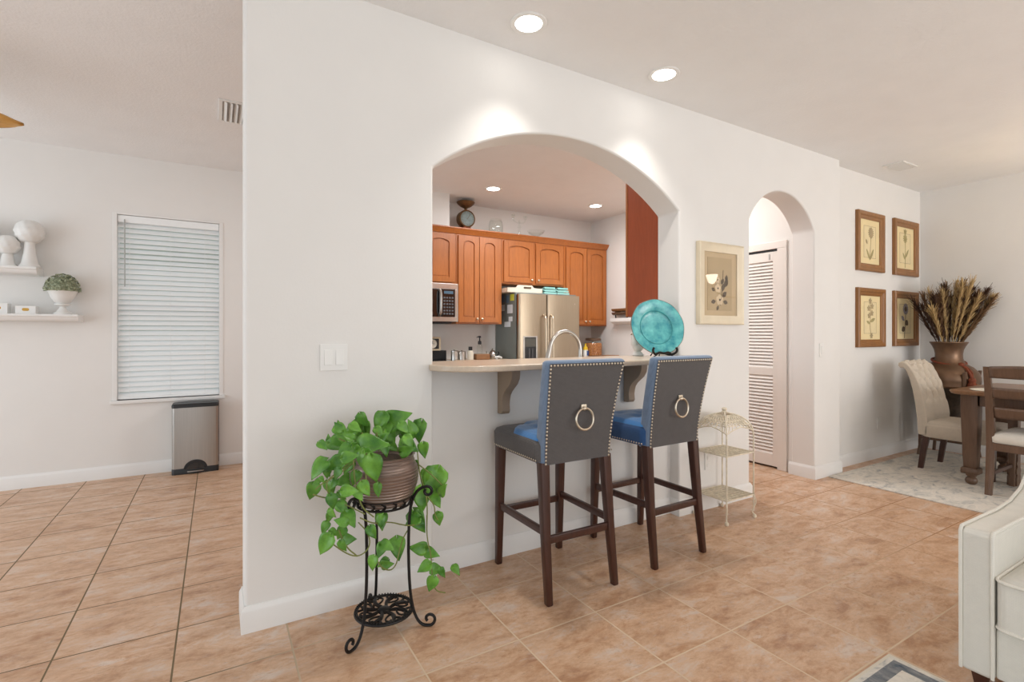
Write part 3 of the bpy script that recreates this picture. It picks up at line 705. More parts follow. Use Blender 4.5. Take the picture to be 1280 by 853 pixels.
# ------------------------------------------------------------------ plate on the bar
nrm = math.radians(-20)
pl = thing('decorative_plate', 'large turquoise glazed plate standing on the bar counter', 'plate', (2.44, 2.255, 1.078), nrm)
tl = Matrix.Rotation(math.radians(90-14), 4, 'X')
R0 = .182
tm = Matrix.Translation((0, .05, R0*math.cos(math.radians(14)))) @ tl
MB().lathe([(.0001, -.03), (.09, -.03), (.105, -.024), (.13, -.006), (.178, .004), (R0, .004), (R0, .0), (.178, -.003), (.132, -.013), (.11, -.031), (.092, -.036), (.0001, -.036)], 64, mtx=tm, lump=lambda a, z: .006*math.sin(a*9)).build('plate_body', M['turq'], pl)
MB().tube([tm @ Vector(((R0+.0005)*math.cos(2*PI*i/64)*(1+.006*math.sin(18*PI*i/64)), (R0+.0005)*math.sin(2*PI*i/64)*(1+.006*math.sin(18*PI*i/64)), .002)) for i in range(64)], .0026, 6, close=True).build('plate_rim', M['turqrim'], pl)
es = thing('plate_easel', 'black scrolled easel under the turquoise plate', 'plate stand', (2.44, 2.255, 1.06), nrm)
for s in (-1, 1):
    MB().tube([(s*.075, -.052, .062), (s*.083, -.05, .045), (s*.074, -.046, .026), (s*.05, -.03, .014), (s*.03, 0, .018), (s*.02, .06, .05), (s*.012, .088, .13)], .0075, 8, 2).build('support_arm', M['black'], es)
    MB().tube([(s*.052, -.03, .014), (s*.062, -.036, .0055), (s*.068, -.03, .004)], .004, 7, 1).build('foot', M['black'], es)
    MB().tube([(s*.02, .05, .045), (s*.03, .09, .004)], .004, 6).build('rear_foot', M['black'], es)
MB().tube([(-.055, -.032, .016), (-.03, -.036, .034), (0, -.036, .022), (.03, -.036, .034), (.055, -.032, .016)], .007, 8, 2).build('cross_scroll', M['black'], es)
MB().tube([tm @ Vector((.112*math.cos(2*PI*i/48), .112*math.sin(2*PI*i/48), -.0185)) for i in range(48)], .004, 6, close=True).build('glaze_ring', mat('deep_teal_glaze', rgb(52, 146, 150), .25, var=.3, scale=14, coat=.4), pl)
# white bird figurine behind the plate
fg = thing('bird_figurine', 'white ceramic bird figurine half hidden behind the turquoise plate', 'figurine', (2.43, 2.45, 1.06))
b = MB().lathe([(.0001, 0), (.036, 0), (.04, .006), (.03, .02), (.016, .03), (.0001, .032)], 18)
b.ball((0, 0, .062), .042, 16, (1, .75, .9)); b.tube([(-.028, 0, .08), (-.04, 0, .11), (-.034, 0, .14)], [.026, .018, .02], 10, 1); b.ball((-.036, 0, .146), .021, 12)
b.tube([(.03, 0, .06), (.06, 0, .075), (.075, 0, .082)], [.022, .014, .005], 8); b.build('bird_body', M['ceramic'], fg)
MB().tube([(-.054, 0, .146), (-.068, 0, .142)], [.006, .001], 8).build('beak', M['oldbrass'], fg)

# ------------------------------------------------------------------ kitchen
YC, YW = 4.99, WY              # front and wall plane of the wall cabinets
def cab_door(x0, x1, z0, z1, cathedral=True):
    """raised-panel door looking to -y, front at y = 0"""
    d = MB(); s = min(.055, (x1-x0)*.24); cx = (x0+x1)/2; hw = (x1-x0)/2-s; T = .02
    d.box(x0, x0+s, -T, 0, z0, z1).box(x1-s, x1, -T, 0, z0, z1).box(x0+s, x1-s, -T, 0, z0, z0+.055)
    rise = .042 if cathedral else .001; zt = z1-.052-rise
    ar = [(cx+hw*math.sin(PI/2*k/8), zt+rise*math.cos(PI/2*k/8)**1.0) for k in range(-8, 9)]
    d.prism([(x1-s, z1), (x0+s, z1)]+[(x, z) for x, z in ar], 'y', -T, 0)
    pz = [(cx+(hw-.014)*math.sin(PI/2*k/8), zt-.014+rise*math.cos(PI/2*k/8)) for k in range(-8, 9)]
    pan = list(reversed(pz))
    d.prism([(x0+s-.004, z0+.05), (x1-s+.004, z0+.05), (x1-s+.004, zt+rise*.2), (cx, zt+rise), (x0+s-.004, zt+rise*.2)], 'y', -.007, 0)
    d.prism([(x0+s+.014, z0+.069), (x1-s-.014, z0+.069)]+pan, 'y', -.013, -.006)
    return d
def knob(parent, x, z):
    MB().lathe([(.0001, 0), (.006, 0), (.005, .01), (.012, .016), (.013, .022), (.008, .027), (.0001, .028)], 14, mtx=Matrix.Rotation(PI/2, 4, 'X')).build('knob', M['nail'], parent, loc=(x, -.02, z))
def wall_cabinet(label, x0, x1, z0, z1, doors, knobside, group='kitchen wall cabinets', y=YC):
    t = thing('wall_cabinet', label, 'cabinet', (x0, y, z0), 0, group); W, H = x1-x0, z1-z0
    MB().box(0, W, 0, YW-y-.002, 0, H).box(0, W, .002, YW-y-.002, H, 2.357-z0).build('cabinet_body', M['cab'], t, bevel=.002)
    for i, (a, b) in enumerate(doors):
        d = cab_door(a-x0, b-x0, .018, H-.02).build('door', M['cab'], t, bevel=.0022, seg=1)
        ks = knobside[i]
        knob(d, (b-x0-.028) if ks > 0 else (a-x0+.028), .055)
    return t
wall_cabinet('short honey maple wall cabinet above the microwave', 1.55, 2.245, 1.745, 2.30, [(1.57, 1.885), (1.905, 2.215)], (1, -1))
wall_cabinet('tall two-door maple wall cabinet between microwave and refrigerator', 2.248, 2.815, 1.315, 2.30, [(2.268, 2.517), (2.525, 2.775)], (1, -1))
wall_cabinet('short two-door maple cabinet above the refrigerator', 2.818, 3.692, 1.785, 2.30, [(2.838, 3.238), (3.276, 3.672)], (1, -1))
wall_cabinet('tall two-door maple wall cabinet in the corner right of the refrigerator', 3.695, 4.386, 1.305, 2.30, [(3.722, 4.045), (4.055, 4.366)], (1, -1))
cr = [(0, 0), (-.012, 0), (-.016, .012), (-.034, .03), (-.044, .048), (-.052, .052), (-.052, .064), (0, .064)]
struct(MB().prism([(YC+a, 2.295+b) for a, b in cr], 'x', 1.55, 4.388).build('trim_3', M['cab'], angle=25))
# cabinet on the back of the bar wall, its side panel in view past the arch
t = thing('wall_cabinet', 'reddish cherry cabinet side panel just inside the wide arch, above the turquoise plate', 'cabinet', (2.665, WB+.004, 1.335))
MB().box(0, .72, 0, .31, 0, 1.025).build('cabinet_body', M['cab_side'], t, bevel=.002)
MB().box(-.002, .02, .31, .33, 0, 1.025).build('face_frame', M['cab'], t, bevel=.002)
for a, b in ((.03, .355), (.365, .69)):
    MB().box(a, b, .331, .35, .02, 1.005).build('door', M['cab'], t, bevel=.004)

# microwave
mw = thing('microwave', 'stainless over-range microwave under the short cabinet', 'microwave', (1.46, 4.91, 1.335))
W = .775
MB().box(0, W, .02, YW-4.91, 0, .405).build('case', M['fridgecase'], mw, bevel=.004)
MB().box(0, W, 0, .02, .345, .405).box(0, W, 0, .02, .0, .05).box(W-.035, W, 0, .02, .05, .345).build('trim_panel', M['steel2'], mw, bevel=.003)
d = MB().box(0, W-.19, -.004, .02, .05, .345).build('door', M['screen'], mw, bevel=.004)
MB().tube([(W-.215, -.006, .06), (W-.215, -.04, .085), (W-.215, -.048, .2), (W-.215, -.04, .315), (W-.215, -.006, .335)], .014, 8, 2).build('handle', M['steel2'], d)
p = MB().box(W-.185, W-.037, -.004, .02, .05, .345).build('control_panel', M['screen'], mw, bevel=.003)
k = MB()
for i in range(4):
    for j in range(6): k.box(W-.17+i*.031, W-.15+i*.031, -.006, -.003, .075+j*.034, .092+j*.034)
k.build('keypad', mat('keypad_grey', rgb(96, 98, 102), .5), p)
MB().box(W-.165, W-.06, -.006, -.003, .295, .325).build('display', mat('display_blue', rgb(80, 110, 130), .3), p)
MB().box(.05, W-.06, .03, .3, -.022, 0).build('vent_grille', M['dark'], mw, bevel=.004)

# refrigerator
FX0, FX1, FYF, FZ = 2.90, 3.757, 4.745, 1.655
fr = thing('refrigerator', 'stainless side-by-side refrigerator with water dispenser in the kitchen', 'refrigerator', (FX0, FYF, 0))
W = FX1-FX0
MB().box(0, W, .075, .545, .02, FZ+.02).build('case', M['fridgecase'], fr, bevel=.006)
MB().box(.01, W-.01, .062, .08, .03, FZ-.01).build('gasket', M['dark'], fr)
def rounded_door(x0, x1):
    return MB().loft([[(x, y, z) for x, y in rring((x1-x0)/2, .032, .018, 4, (x0+x1)/2, .032)] for z in (.06, FZ)])
d1 = rounded_door(.002, .377).build('door', M['steel'], fr, angle=30)
d2 = rounded_door(.383, W-.002).build('door', M['steel'], fr, angle=30)
for dd, x in ((d1, .33), (d2, .43)):
    MB().tube([(x, 0, .66), (x, -.04, .68), (x, -.05, .72), (x, -.052, 1.04), (x, -.05, 1.36), (x, -.04, 1.40), (x, 0, 1.42)], .011, 10, 1).build('handle', mat('handle_champagne', rgb(206, 190, 166), .3, .8, var=.03), dd)
dp = MB().box(.055, .075, -.006, .004, .80, 1.18).box(.225, .245, -.006, .004, .80, 1.18).box(.075, .225, -.006, .004, 1.165, 1.18).box(.075, .225, -.006, .004, .80, .815).build('dispenser', M['steel2'], fr, bevel=.002)
MB().box(.075, .225, -.003, .0, .815, 1.165).build('recess', M['dark'], dp)
MB().box(.08, .22, -.0045, -.002, 1.06, 1.155).build('control_glass', mat('dispenser_glass', rgb(84, 84, 78), .15), dp)
MB().box(.12, .14, -.010, -.003, .88, 1.04).box(.165, .185, -.010, -.003, .88, 1.04).build('paddle', mat('paddle_grey', rgb(70, 70, 72), .4), dp, bevel=.002)
MB().box(.77, .785, -.002, .0, 1.55, 1.565).build('badge', M['nail'], fr)
# notes on its left side
for lab, y, z, w, h, m in (('blue-grey photo card at the rear of the refrigerator side', 5.11, 1.615, .075, .085, 'bluenote'), ('blue-grey photo card next to the yellow note', 5.0, 1.605, .055, .085, 'bluenote'),
        ('yellow note at the top of the refrigerator side', 4.895, 1.62, .085, .075, 'yellownote'), ('small white note under the blue-grey photo cards', 5.10, 1.51, .075, .075, 'whitepaper'),
        ('large white note under the yellow note', 4.945, 1.49, .12, .10, 'whitepaper'), ('white slip above the lowest note on the refrigerator side', 4.93, 1.375, .085, .055, 'whitepaper'), ('lowest and widest white note on the refrigerator side', 5.0, 1.315, .14, .06, 'whitepaper')):
    tag(MB().box(-.0015, 0, -w/2, w/2, -h/2, h/2).build('fridge_note', M[m], bevel=.0004, seg=1, loc=(FX0-.0005, y, z)), lab, 'note', 'notes on the refrigerator')
# on top of the refrigerator
bx = thing('serving_tray', 'cream wooden tray with cut-out handle on top of the refrigerator', 'tray', (3.05, 4.98, FZ+.021), math.radians(-4))
q = MB()
q.box(-.22, .22, -.13, .13, 0, .012).box(-.23, -.215, -.14, .14, 0, .05).box(.215, .23, -.14, .14, 0, .05)
q.prism([(-.23, 0), (.23, 0), (.23, .05), (.12, .055), (.09, .085), (-.09, .085), (-.12, .055), (-.23, .05)], 'y', -.14, -.125).prism([(-.23, 0), (.23, 0), (.23, .05), (.12, .055), (.09, .085), (-.09, .085), (-.12, .055), (-.23, .05)], 'y', .125, .14)
q.build('tray_body', M['traycream'], bx, bevel=.003)
MB().prism(rring(.05, .012, .011), 'y', -.1412, -.139).build('handle_slot', M['inkdark'], bx, loc=(.03, 0, .055))
def cloth(fn, nu=16, nv=10): return MB().grid(fn, nu, nv)
for lab, x, y, w in (('folded mint green towel beside the tray on the refrigerator', 3.39, 4.93, .088), ('folded mint green towel near the right edge of the refrigerator top', 3.58, 4.93, .088)):
    t = thing('folded_towel', lab, 'towel', (x, y, FZ+.024), .0, 'towels on the refrigerator')
    for i in range(3):
        s = .012*i
        MB().loft([[(px, yy, pz+s*2) for px, pz in rring(w*(1-.06*i), .0105, .01, 3, .006*math.sin(yy*40+i), .012+.006*math.sin(yy*25+i*2))] for yy in [-.09+.18*k/8 for k in range(9)]]).build('fold', M['teal'], t)

# base run along the back wall
ct = MB().box(1.0, 1.50, 4.70, YW, .88, .918).box(2.235, FX0-.015, 4.70, YW, .88, .918)
ct.box(FX1+.015, 4.388, 4.70, YW, .88, .918)
tag(ct.build('kitchen_worktop', M['counter'], bevel=.004), 'tan worktop along the back wall of the kitchen', 'worktop')
def base_cabinet(label, x0, x1, n):
    t = thing('base_cabinet', label, 'cabinet', (x0, 4.72, 0)); W = x1-x0
    MB().box(0, W, .02, YW-4.735, .1, .879).box(0, W, .07, .5, 0, .1).build('cabinet_body', M['cab'], t)
    for i in range(n):
        a, b = W*i/n+.008, W*(i+1)/n-.008
        d = MB().box(a, b, 0, .02, .72, .865).build('drawer', M['cab'], t, bevel=.005); knob(d, (a+b)/2, .79)
        dd = MB(); cab = cab_door(a, b, .115, .705, False); cab.build('door', M['cab'], t, bevel=.002, seg=1).location = (0, .02, 0)
base_cabinet('maple base cabinet left of the refrigerator', 2.235, FX0-.02, 2)
base_cabinet('maple base cabinet right of the refrigerator', FX1+.02, 4.386, 2)
base_cabinet('maple base cabinet left of the range', 1.0, 1.49, 1)
rg = thing('range', 'black and steel cooking range under the microwave', 'range', (1.51, 4.67, 0)); W = .715
MB().box(0, W, .02, .62, .02, .9).build('range_body', M['dark'], rg, bevel=.005)
od = MB().box(.01, W-.01, 0, .03, .2, .76).build('oven_door', M['screen'], rg, bevel=.006)
MB().tube([(.06, 0, .72), (.06, -.04, .72), (W-.06, -.04, .72), (W-.06, 0, .72)], .01, 8).build('handle', M['steel2'], od)
MB().box(.0, W, 0, .62, .9, .918).build('cooktop', M['screen'], rg, bevel=.004)
MB().box(.0, W, .53, .62, .918, 1.02).build('control_backguard', M['dark'], rg, bevel=.006)
for i in range(4):
    MB().lathe([(.0001, 0), (.02, 0), (.018, .02), (.0001, .022)], 16, mtx=Matrix.Rotation(PI/2, 4, 'X')).build('dial', M['steel2'], rg, loc=(.1+i*.17, -.002, .83))

# things on the back worktop
tb = thing('kitchen_clock', 'cream framed square clock standing at the left end of the kitchen worktop', 'clock', (2.04, 5.16, 1.02))
MB().box(-.10, .10, 0, .05, 0, .15).build('clock_case', mat('clock_cream', rgb(216, 196, 164), .5), tb, bevel=.006)
MB().box(-.078, .078, -.004, .002, .02, .132).build('clock_bezel', M['dark'], tb, bevel=.003)
MB().lathe([(.0001, .001), (.045, .001), (.047, .004), (.05, .004), (.05, 0), (.0001, 0)], 28, mtx=Matrix.Rotation(PI/2, 4, 'X')).build('clock_face', M['traycream'], tb, loc=(0, -.0042, .076))
MB().box(-.002, .002, -.010, -.008, .076, .108).box(0, .025, -.010, -.008, .0745, .0775).build('clock_hand', M['dark'], tb)
def canister(x, r, h, label, m='steel2'):
    t = thing('canister', label, 'canister', (x, 5.05, .918), 0, 'steel canisters on the worktop')
    MB().lathe([(.0001, 0), (r, 0), (r, h*.8), (r*.97, h*.8+.002), (.0001, h*.8+.003)], 24).build('can', M[m], t)
    MB().lathe([(r*1.02, h*.8), (r*1.02, h*.92), (r*.9, h*.96), (.012, h*.97), (.014, h*1.06), (.0001, h*1.08)], 24).build('lid', M['steel2'], t)
canister(2.255, .04, .11, 'small steel canister next to the black cooktop'); canister(2.345, .042, .10, 'steel canister left of the black-capped bottle')
bt = thing('oil_bottle', 'cream bottle with black cap beside the steel canisters', 'bottle', (2.425, 5.0, .918))
MB().lathe([(.0001, 0), (.035, 0), (.036, .07), (.03, .095), (.014, .105), (.0001, .106)], 20).build('bottle_body', M['traycream'], bt)
MB().lathe([(.016, .104), (.022, .108), (.022, .145), (.0001, .147)], 16).build('cap', M['dark'], bt)
wt = thing('wooden_tray', 'shallow wooden tray in front of the glass soap bottle', 'tray', (2.56, 5.02, .918))
MB().box(-.085, .085, -.07, .07, 0, .06).build('tray_body', M['boardwood'], wt, bevel=.006)
MB().box(-.075, .075, -.06, .06, .055, .063).build('tray_lining', M['corbel'], wt)
sb = thing('pump_bottle', 'clear bottle with black pump standing on the wooden tray', 'bottle', (2.56, 5.04, .981))
MB().lathe([(.0001, 0), (.032, 0), (.033, .08), (.022, .1), (.013, .108), (.0001, .109)], 20).build('bottle_body', M['jar'], sb)
q = MB().lathe([(.016, .106), (.02, .11), (.019, .14), (.008, .146), (.006, .185), (.0001, .186)], 14).lathe([(.0001, .18), (.016, .18), (.014, .2), (.0001, .202)], 12).tube([(0, 0, .192), (-.03, 0, .19), (-.036, 0, .18)], .005, 6)
q.build('pump', M['dark'], sb)
tp = thing('teapot', 'round steel teapot between the wooden tray and the refrigerator', 'teapot', (2.72, 5.03, .918))
MB().lathe([(.0001, 0), (.04, 0), (.052, .025), (.05, .055), (.034, .08), (.028, .084), (.03, .09), (.014, .1), (.008, .108), (.011, .118), (.0001, .124)], 24).build('pot_body', M['steel2'], tp)
MB().tube([(-.045, 0, .03), (-.07, 0, .05), (-.08, 0, .09)], [.012, .009, .006], 8, 1).build('spout', M['steel2'], tp)
MB().tube([(.044, 0, .07), (.075, 0, .085), (.085, 0, .055), (.05, 0, .03)], .0055, 8, 2).build('handle', M['dark'], tp)
jr = thing('snack_jar', 'glass jar of amber snacks with dark lid right of the refrigerator', 'jar', (4.19, 5.02, .918))
MB().lathe([(.0001, .004), (.108, .004), (.112, .15), (.1, .17), (.0001, .172)], 28).build('contents', M['brownjar'], jr)
MB().lathe([(.11, 0), (.118, .006), (.118, .17), (.095, .195), (.092, .205)], 28).build('jar_glass', M['jar'], jr)
MB().lathe([(.096, .2), (.1, .204), (.1, .226), (.09, .232), (.0001, .233)], 28).build('lid', M['walnut'], jr)
dsb = thing('dish_soap', 'bottle with yellow top and blue label beside the snack jar', 'bottle', (3.99, 4.93, .918))
MB().loft([[(x, y, z) for x, y in rring(w, d, .014, 3)] for z, w, d in ((0, .032, .02), (.05, .036, .022), (.085, .03, .02))]).build('bottle_body', M['plastic'], dsb)
MB().loft([[(x, y, z) for x, y in rring(w, d, .01, 3)] for z, w, d in ((.085, .03, .02), (.12, .024, .016), (.135, .011, .011), (.165, .010, .010))]).build('yellow_top', M['yellow'], dsb)
MB().box(.004, .0365, -.0235, .0235, .015, .075).build('label', M['blue'], dsb)
tag(MB().prism(rring(.165, .08, .03), 'z', 0, .018).build('cutting_board', M['boardwood'], bevel=.004, loc=(4.205, 4.79, .918)), 'wooden cutting board at the kitchen corner right of the jar', 'cutting board')

# sink worktop behind the bar, faucet, soap pump
sk = MB().box(.95, 1.5, WB+.005, 3.1, .87, .905).box(2.25, 3.38, WB+.005, 3.1, .87, .905).box(1.5, 2.25, WB+.005, 2.68, .87, .905).box(1.5, 2.25, 3.02, 3.1, .87, .905)
tag(sk.build('sink_worktop', M['counter'], smooth=False), 'tan sink worktop behind the raised bar', 'worktop')
s_ = thing('kitchen_sink', 'steel sink basin set into the worktop behind the bar', 'sink', (1.875, 2.85, .70))
MB().box(-.37, .37, -.168, .168, 0, .01).box(-.37, -.365, -.168, .168, .01, .205).box(.365, .37, -.17, .17, .01, .205).box(-.365, .365, -.17, -.16, .01, .205).box(-.365, .365, .16, .17, .01, .205).build('basin', M['steel2'], s_, bevel=.003)
MB().lathe([(.0001, .012), (.04, .012), (.045, .016), (.045, .01), (.0001, .01)], 20).build('drain', M['dark'], s_)
t = thing('sink_cabinet', 'maple sink cabinet behind the half wall of the bar', 'cabinet', (.96, WB+.01, 0))
MB().box(0, .52, 0, .55, .1, .87).box(.52, 1.31, .0, .55, .1, .68).box(1.31, 2.4, 0, .55, .1, .87).build('cabinet_body', M['cab'], t)
for i in range(5):
    MB().box(.02+.476*i, .47+.476*i, .551, .57, .12, .66).build('door', M['cab'], t, bevel=.005)
fc = thing('kitchen_faucet', 'brushed nickel gooseneck faucet rising behind the bar counter', 'faucet', (2.085, 2.63, .905), math.radians(8))
MB().lathe([(.0001, 0), (.03, 0), (.03, .008), (.022, .014), (.021, .09), (.016, .1), (.0001, .101)], 20).build('faucet_base', M['steel2'], fc)
n = [(0, 0, .09), (0, 0, .2)]+[(-.128+.128*math.cos(PI*i/14*.93), .02*i/14, .2+.118*math.sin(PI*i/14*.93)) for i in range(15)]
MB().tube(n, .0125, 12).build('spout', M['steel2'], fc)
e = n[-1]
MB().tube([(e[0], e[1], e[2]), (e[0]-.006, e[1], e[2]-.02), (e[0]-.022, e[1], e[2]-.07), (e[0]-.034, e[1], e[2]-.125), (e[0]-.037, e[1], e[2]-.14)], [.0135, .015, .017, .021, .018], 12).build('spray_head', M['steel2'], fc)
MB().tube([(.02, 0, .05), (.06, -.0, .075), (.075, 0, .09)], .006, 8).build('lever', M['steel2'], fc)
sd = thing('soap_pump', 'white soap pump standing behind the left part of the bar counter', 'soap dispenser', (1.435, 2.60, .905))
MB().lathe([(.0001, 0), (.03, 0), (.032, .07), (.03, .11), (.012, .12), (.0001, .121)], 18).build('bottle_body', M['plastic'], sd)
MB().lathe([(.012, .118), (.012, .135), (.005, .137), (.005, .158), (.0001, .159)], 12).tube([(-.012, 0, .163), (.016, 0, .165), (.032, 0, .158)], .006, 8).build('pump', M['plastic'], sd)

# small ledge on the kitchen's right wall
lg = thing('wall_ledge', 'white wall ledge on the right kitchen wall left of the turquoise plate', 'wall shelf', (4.388, 4.60, 1.325))
MB().prism([(-.12, .03), (-.12, .045), (-.115, .075), (0, .075), (0, 0), (-.05, 0), (-.09, .012)], 'y', -.19, .19).build('ledge_board', M['trim'], lg, bevel=.003)
for i, (lab, w, z) in enumerate((('lower wooden trivet tray on the white wall ledge, on black feet', .15, 1.437), ('upper wooden trivet tray on the white wall ledge', .155, 1.482))):
    t = thing('wooden_trivet', lab, 'trivet', (4.315, 4.60, z), 0, 'trivets on the wall ledge')
    MB().loft([[(x, y, zz) for x, y in rring(.055+e, w+e, .01, 2)] for zz, e in ((0, -.01), (.012, 0), (.03, .004), (.034, .0), (.03, -.008))]).build('trivet_board', M['boardwood'] if i else M['walnut'], t)
    if i == 0:
        for sy in (-1, 1): MB().tube([(-.03, sy*.1, -.036), (-.035, sy*.1, .001)], .008, 8).build('foot', M['black'], t)
    else:
        for sy in (-1, 1): MB().box(-.04, .04, sy*.1-.01, sy*.1+.01, -.011, .001).build('foot', M['walnut'], t)

# on top of the wall cabinets
CT = 2.36
sc = thing('kitchen_scale', 'antique round-dial kitchen scale with bowl on top of the wall cabinets', 'scale', (2.41, 5.09, CT))
q = MB().loft([[(x, y, z) for x, y in rring(w, d, .012, 3)] for z, w, d in ((0, .07, .06), (.012, .07, .06), (.03, .045, .045), (.06, .04, .04))])
q.build('scale_base', M['rust'], sc)
my = Matrix.Rotation(PI/2, 4, 'X')
MB().lathe([(.0001, -.05), (.085, -.05), (.098, -.04), (.1, .03), (.096, .045), (.085, .05), (.08, .044), (.0001, .044)], 36, mtx=my).build('dial_case', M['oldbrass'], sc, loc=(0, 0, .13))
f = MB().lathe([(.0001, .044), (.08, .044), (.08, .046), (.0001, .047)], 32, mtx=my).build('dial_face', M['tan'], sc, loc=(0, 0, .13))
q = MB()
for i in range(24):
    a = 2*PI*i/24; q.box(-.0015, .0015, -.0485, -.046, .06, .073, Matrix.Rotation(a, 4, 'Y'))
q.box(-.002, .002, -.0495, -.0465, -.01, .055, Matrix.Rotation(.6, 4, 'Y')); q.build('tick_marks', M['inkdark'], f)
MB().lathe([(.0001, .225), (.03, .225), (.016, .235), (.014, .25), (.035, .26), (.06, .272), (.092, .30), (.102, .318), (.098, .322), (.086, .304), (.05, .276), (.0001, .27)], 32, lump=lambda a, z: .05*abs(math.sin(a*6))*(z-.25)*8 if z > .27 else 0).build('bowl', M['oldbrass'], sc)
t = thing('glass_canister', 'clear glass canister right of the scale on top of the wall cabinets', 'glass jar', (2.80, 5.1, CT))
MB().lathe([(.0001, 0), (.07, 0), (.082, .03), (.085, .1), (.075, .15), (.062, .16), (.066, .175), (.062, .17), (.058, .16), (.07, .148), (.08, .1), (.077, .03), (.066, .006), (.0001, .005)], 28).build('jar_glass', M['jar'], t)
t = thing('glass_candelabrum', 'clear glass two-arm candle holder on top of the wall cabinets', 'candle holder', (3.12, 5.1, CT))
q = MB().lathe([(.0001, 0), (.06, 0), (.055, .012), (.016, .03), (.012, .1), (.022, .12), (.012, .14), (.010, .2), (.0001, .21)], 20)
q.tube([(-.085, 0, .225), (-.08, 0, .19), (-.03, 0, .165), (0, 0, .18), (.03, 0, .165), (.08, 0, .19), (.085, 0, .225)], .008, 8, 2)
for x in (-.085, .085): q.lathe([(.0001, .22), (.012, .222), (.026, .245), (.024, .26), (.014, .262), (.012, .245), (.0001, .24)], 14, (x, 0, 0))
q.build('holder_glass', M['jar'], t)
t = thing('glass_bowl', 'low clear glass dish right of the candle holder on the wall cabinets', 'glass bowl', (3.36, 5.1, CT))
MB().lathe([(.0001, 0), (.05, 0), (.03, .02), (.03, .03), (.09, .07), (.11, .1), (.106, .1), (.085, .075), (.02, .035), (.0001, .035)], 24).build('bowl_glass', M['jar'], t)

# ------------------------------------------------------------------ nook
bn = thing('trash_bin', 'rectangular stainless pedal bin under the nook window', 'trash can', (-.152, 5.125, 0))
w, h = .172, .60
def bin_ring(z, e=0): return [(x, y, z) for x, y in rring(w+e, .082+e, .022, 4, 0, .082)]
cut = [(w-.02, .052), (w-.02, .565), (-w+.02, .565), (-w+.02, .052)]
MB().loft([bin_ring(.05), bin_ring(.57)]).build('bin_shell', M['binsteel'], bn)
MB().loft([bin_ring(.0, .002), bin_ring(.046, .002), bin_ring(.05, .0)]).build('base_band', M['dark'], bn)
MB().loft([bin_ring(.57, .002), bin_ring(.592, .003), bin_ring(.603, -.003), bin_ring(.606, -.02)]).build('lid', M['dark'], bn)
ar = [(.088*math.cos(PI*i/16), .04+.078*math.sin(PI*i/16)) for i in range(17)]
pd = MB().prism(ar, 'y', -.006, .004).build('pedal_surround', M['dark'], bn, bevel=.003)
ar = [(.066*math.cos(PI*i/14), .036+.058*math.sin(PI*i/14)) for i in range(15)]
MB().prism(ar, 'y', -.0075, -.005).build('pedal_recess', M['screen'], pd)
MB().loft([[(x, y, z) for x, y in rring(.062, .022, .015, 3, 0, -.016)] for z in (.022, .03)]).build('pedal', M['binsteel'], pd)
MB().box(w-.004, w+.004, .13, .165, .05, .6).build('rear_hinge_strip', M['dark'], bn, bevel=.003)

def wall_shelf(label, x0, x1, ztop, dep):
    t = thing('wall_shelf', label, 'shelf', (x1, WY, ztop), 0, 'white nook shelves')
    pr = [(0, 0), (-dep, 0), (-dep, -.016), (-dep+.012, -.022), (-dep+.02, -.04), (-dep+.035, -.048), (-dep+.05, -.056), (0, -.056)]
    MB().prism(pr, 'x', x0-x1, 0).build('shelf_board', M['trim'], t, bevel=.002, seg=1)
    return t
wall_shelf('upper white ledge shelf holding white ceramic stands in the nook', -2.2, -1.175, 1.715, .2)
wall_shelf('lower white ledge shelf holding the boxwood urn in the nook', -2.2, -.93, 1.358, .2)
def ceramic_finial(x, z, hs, R, H, label):
    t = thing('ceramic_finial', label, 'ornament', (x, 5.195, z), 0, 'white ceramic ornaments')
    MB().lathe([(.0001, 0), (.062*hs, 0), (.064*hs, .012), (.05*hs, .03), (.036*hs, .09*hs+.02), (.030*hs, H-.02), (.036*hs, H), (.0001, H+.002)], 24).build('pedestal', M['ceramic'], t)
    MB().lathe([(.0001, 0)]+[(R*math.sin(PI*i/14)**.8, R*1.0*(1-math.cos(PI*i/14))) for i in range(1, 14)]+[(.0001, R*2.01)], 40, (0, 0, H-.012), lump=lambda a, zz: .09*abs(math.sin(a*5+zz*30))+.05*math.sin(zz*150)-.05).build('crown', M['ceramic'], t)
ceramic_finial(-1.232, 1.715, 1, .088, .20, 'tall white ceramic finial at the right end of the upper shelf')
ceramic_finial(-1.355, 1.715, .85, .072, .105, 'short white ceramic finial left of the tall one on the upper shelf')
ceramic_finial(-1.53, 1.715, .9, .085, .185, 'white ceramic finial cut by the left photo edge on the upper shelf')
ur = thing('boxwood_urn', 'boxwood ball topiary in a white urn on the lower nook shelf', 'topiary', (-1.04, 5.195, 1.358))
MB().lathe([(.0001, 0), (.055, 0), (.055, .012), (.04, .022), (.02, .05), (.018, .062), (.034, .068), (.05, .076), (.05, .082), (.035, .088), (.052, .10), (.075, .14), (.088, .18), (.098, .192), (.092, .194), (.08, .18), (.0001, .175)], 32, lump=lambda a, z: .04*math.sin(a*14) if .066 < z < .09 else 0).build('urn', M['ceramic'], ur)
fb = MB(); rr = random.Random(3)
fb.lathe([(.0001, 0)]+[(.1*math.sin(PI*.5*i/8+.0), .0) for i in range(1, 2)]+[(.098*math.cos(PI/2*i/8), .118*math.sin(PI/2*i/8)) for i in range(8)]+[(.0001, .118)], 20, (0, 0, .185))
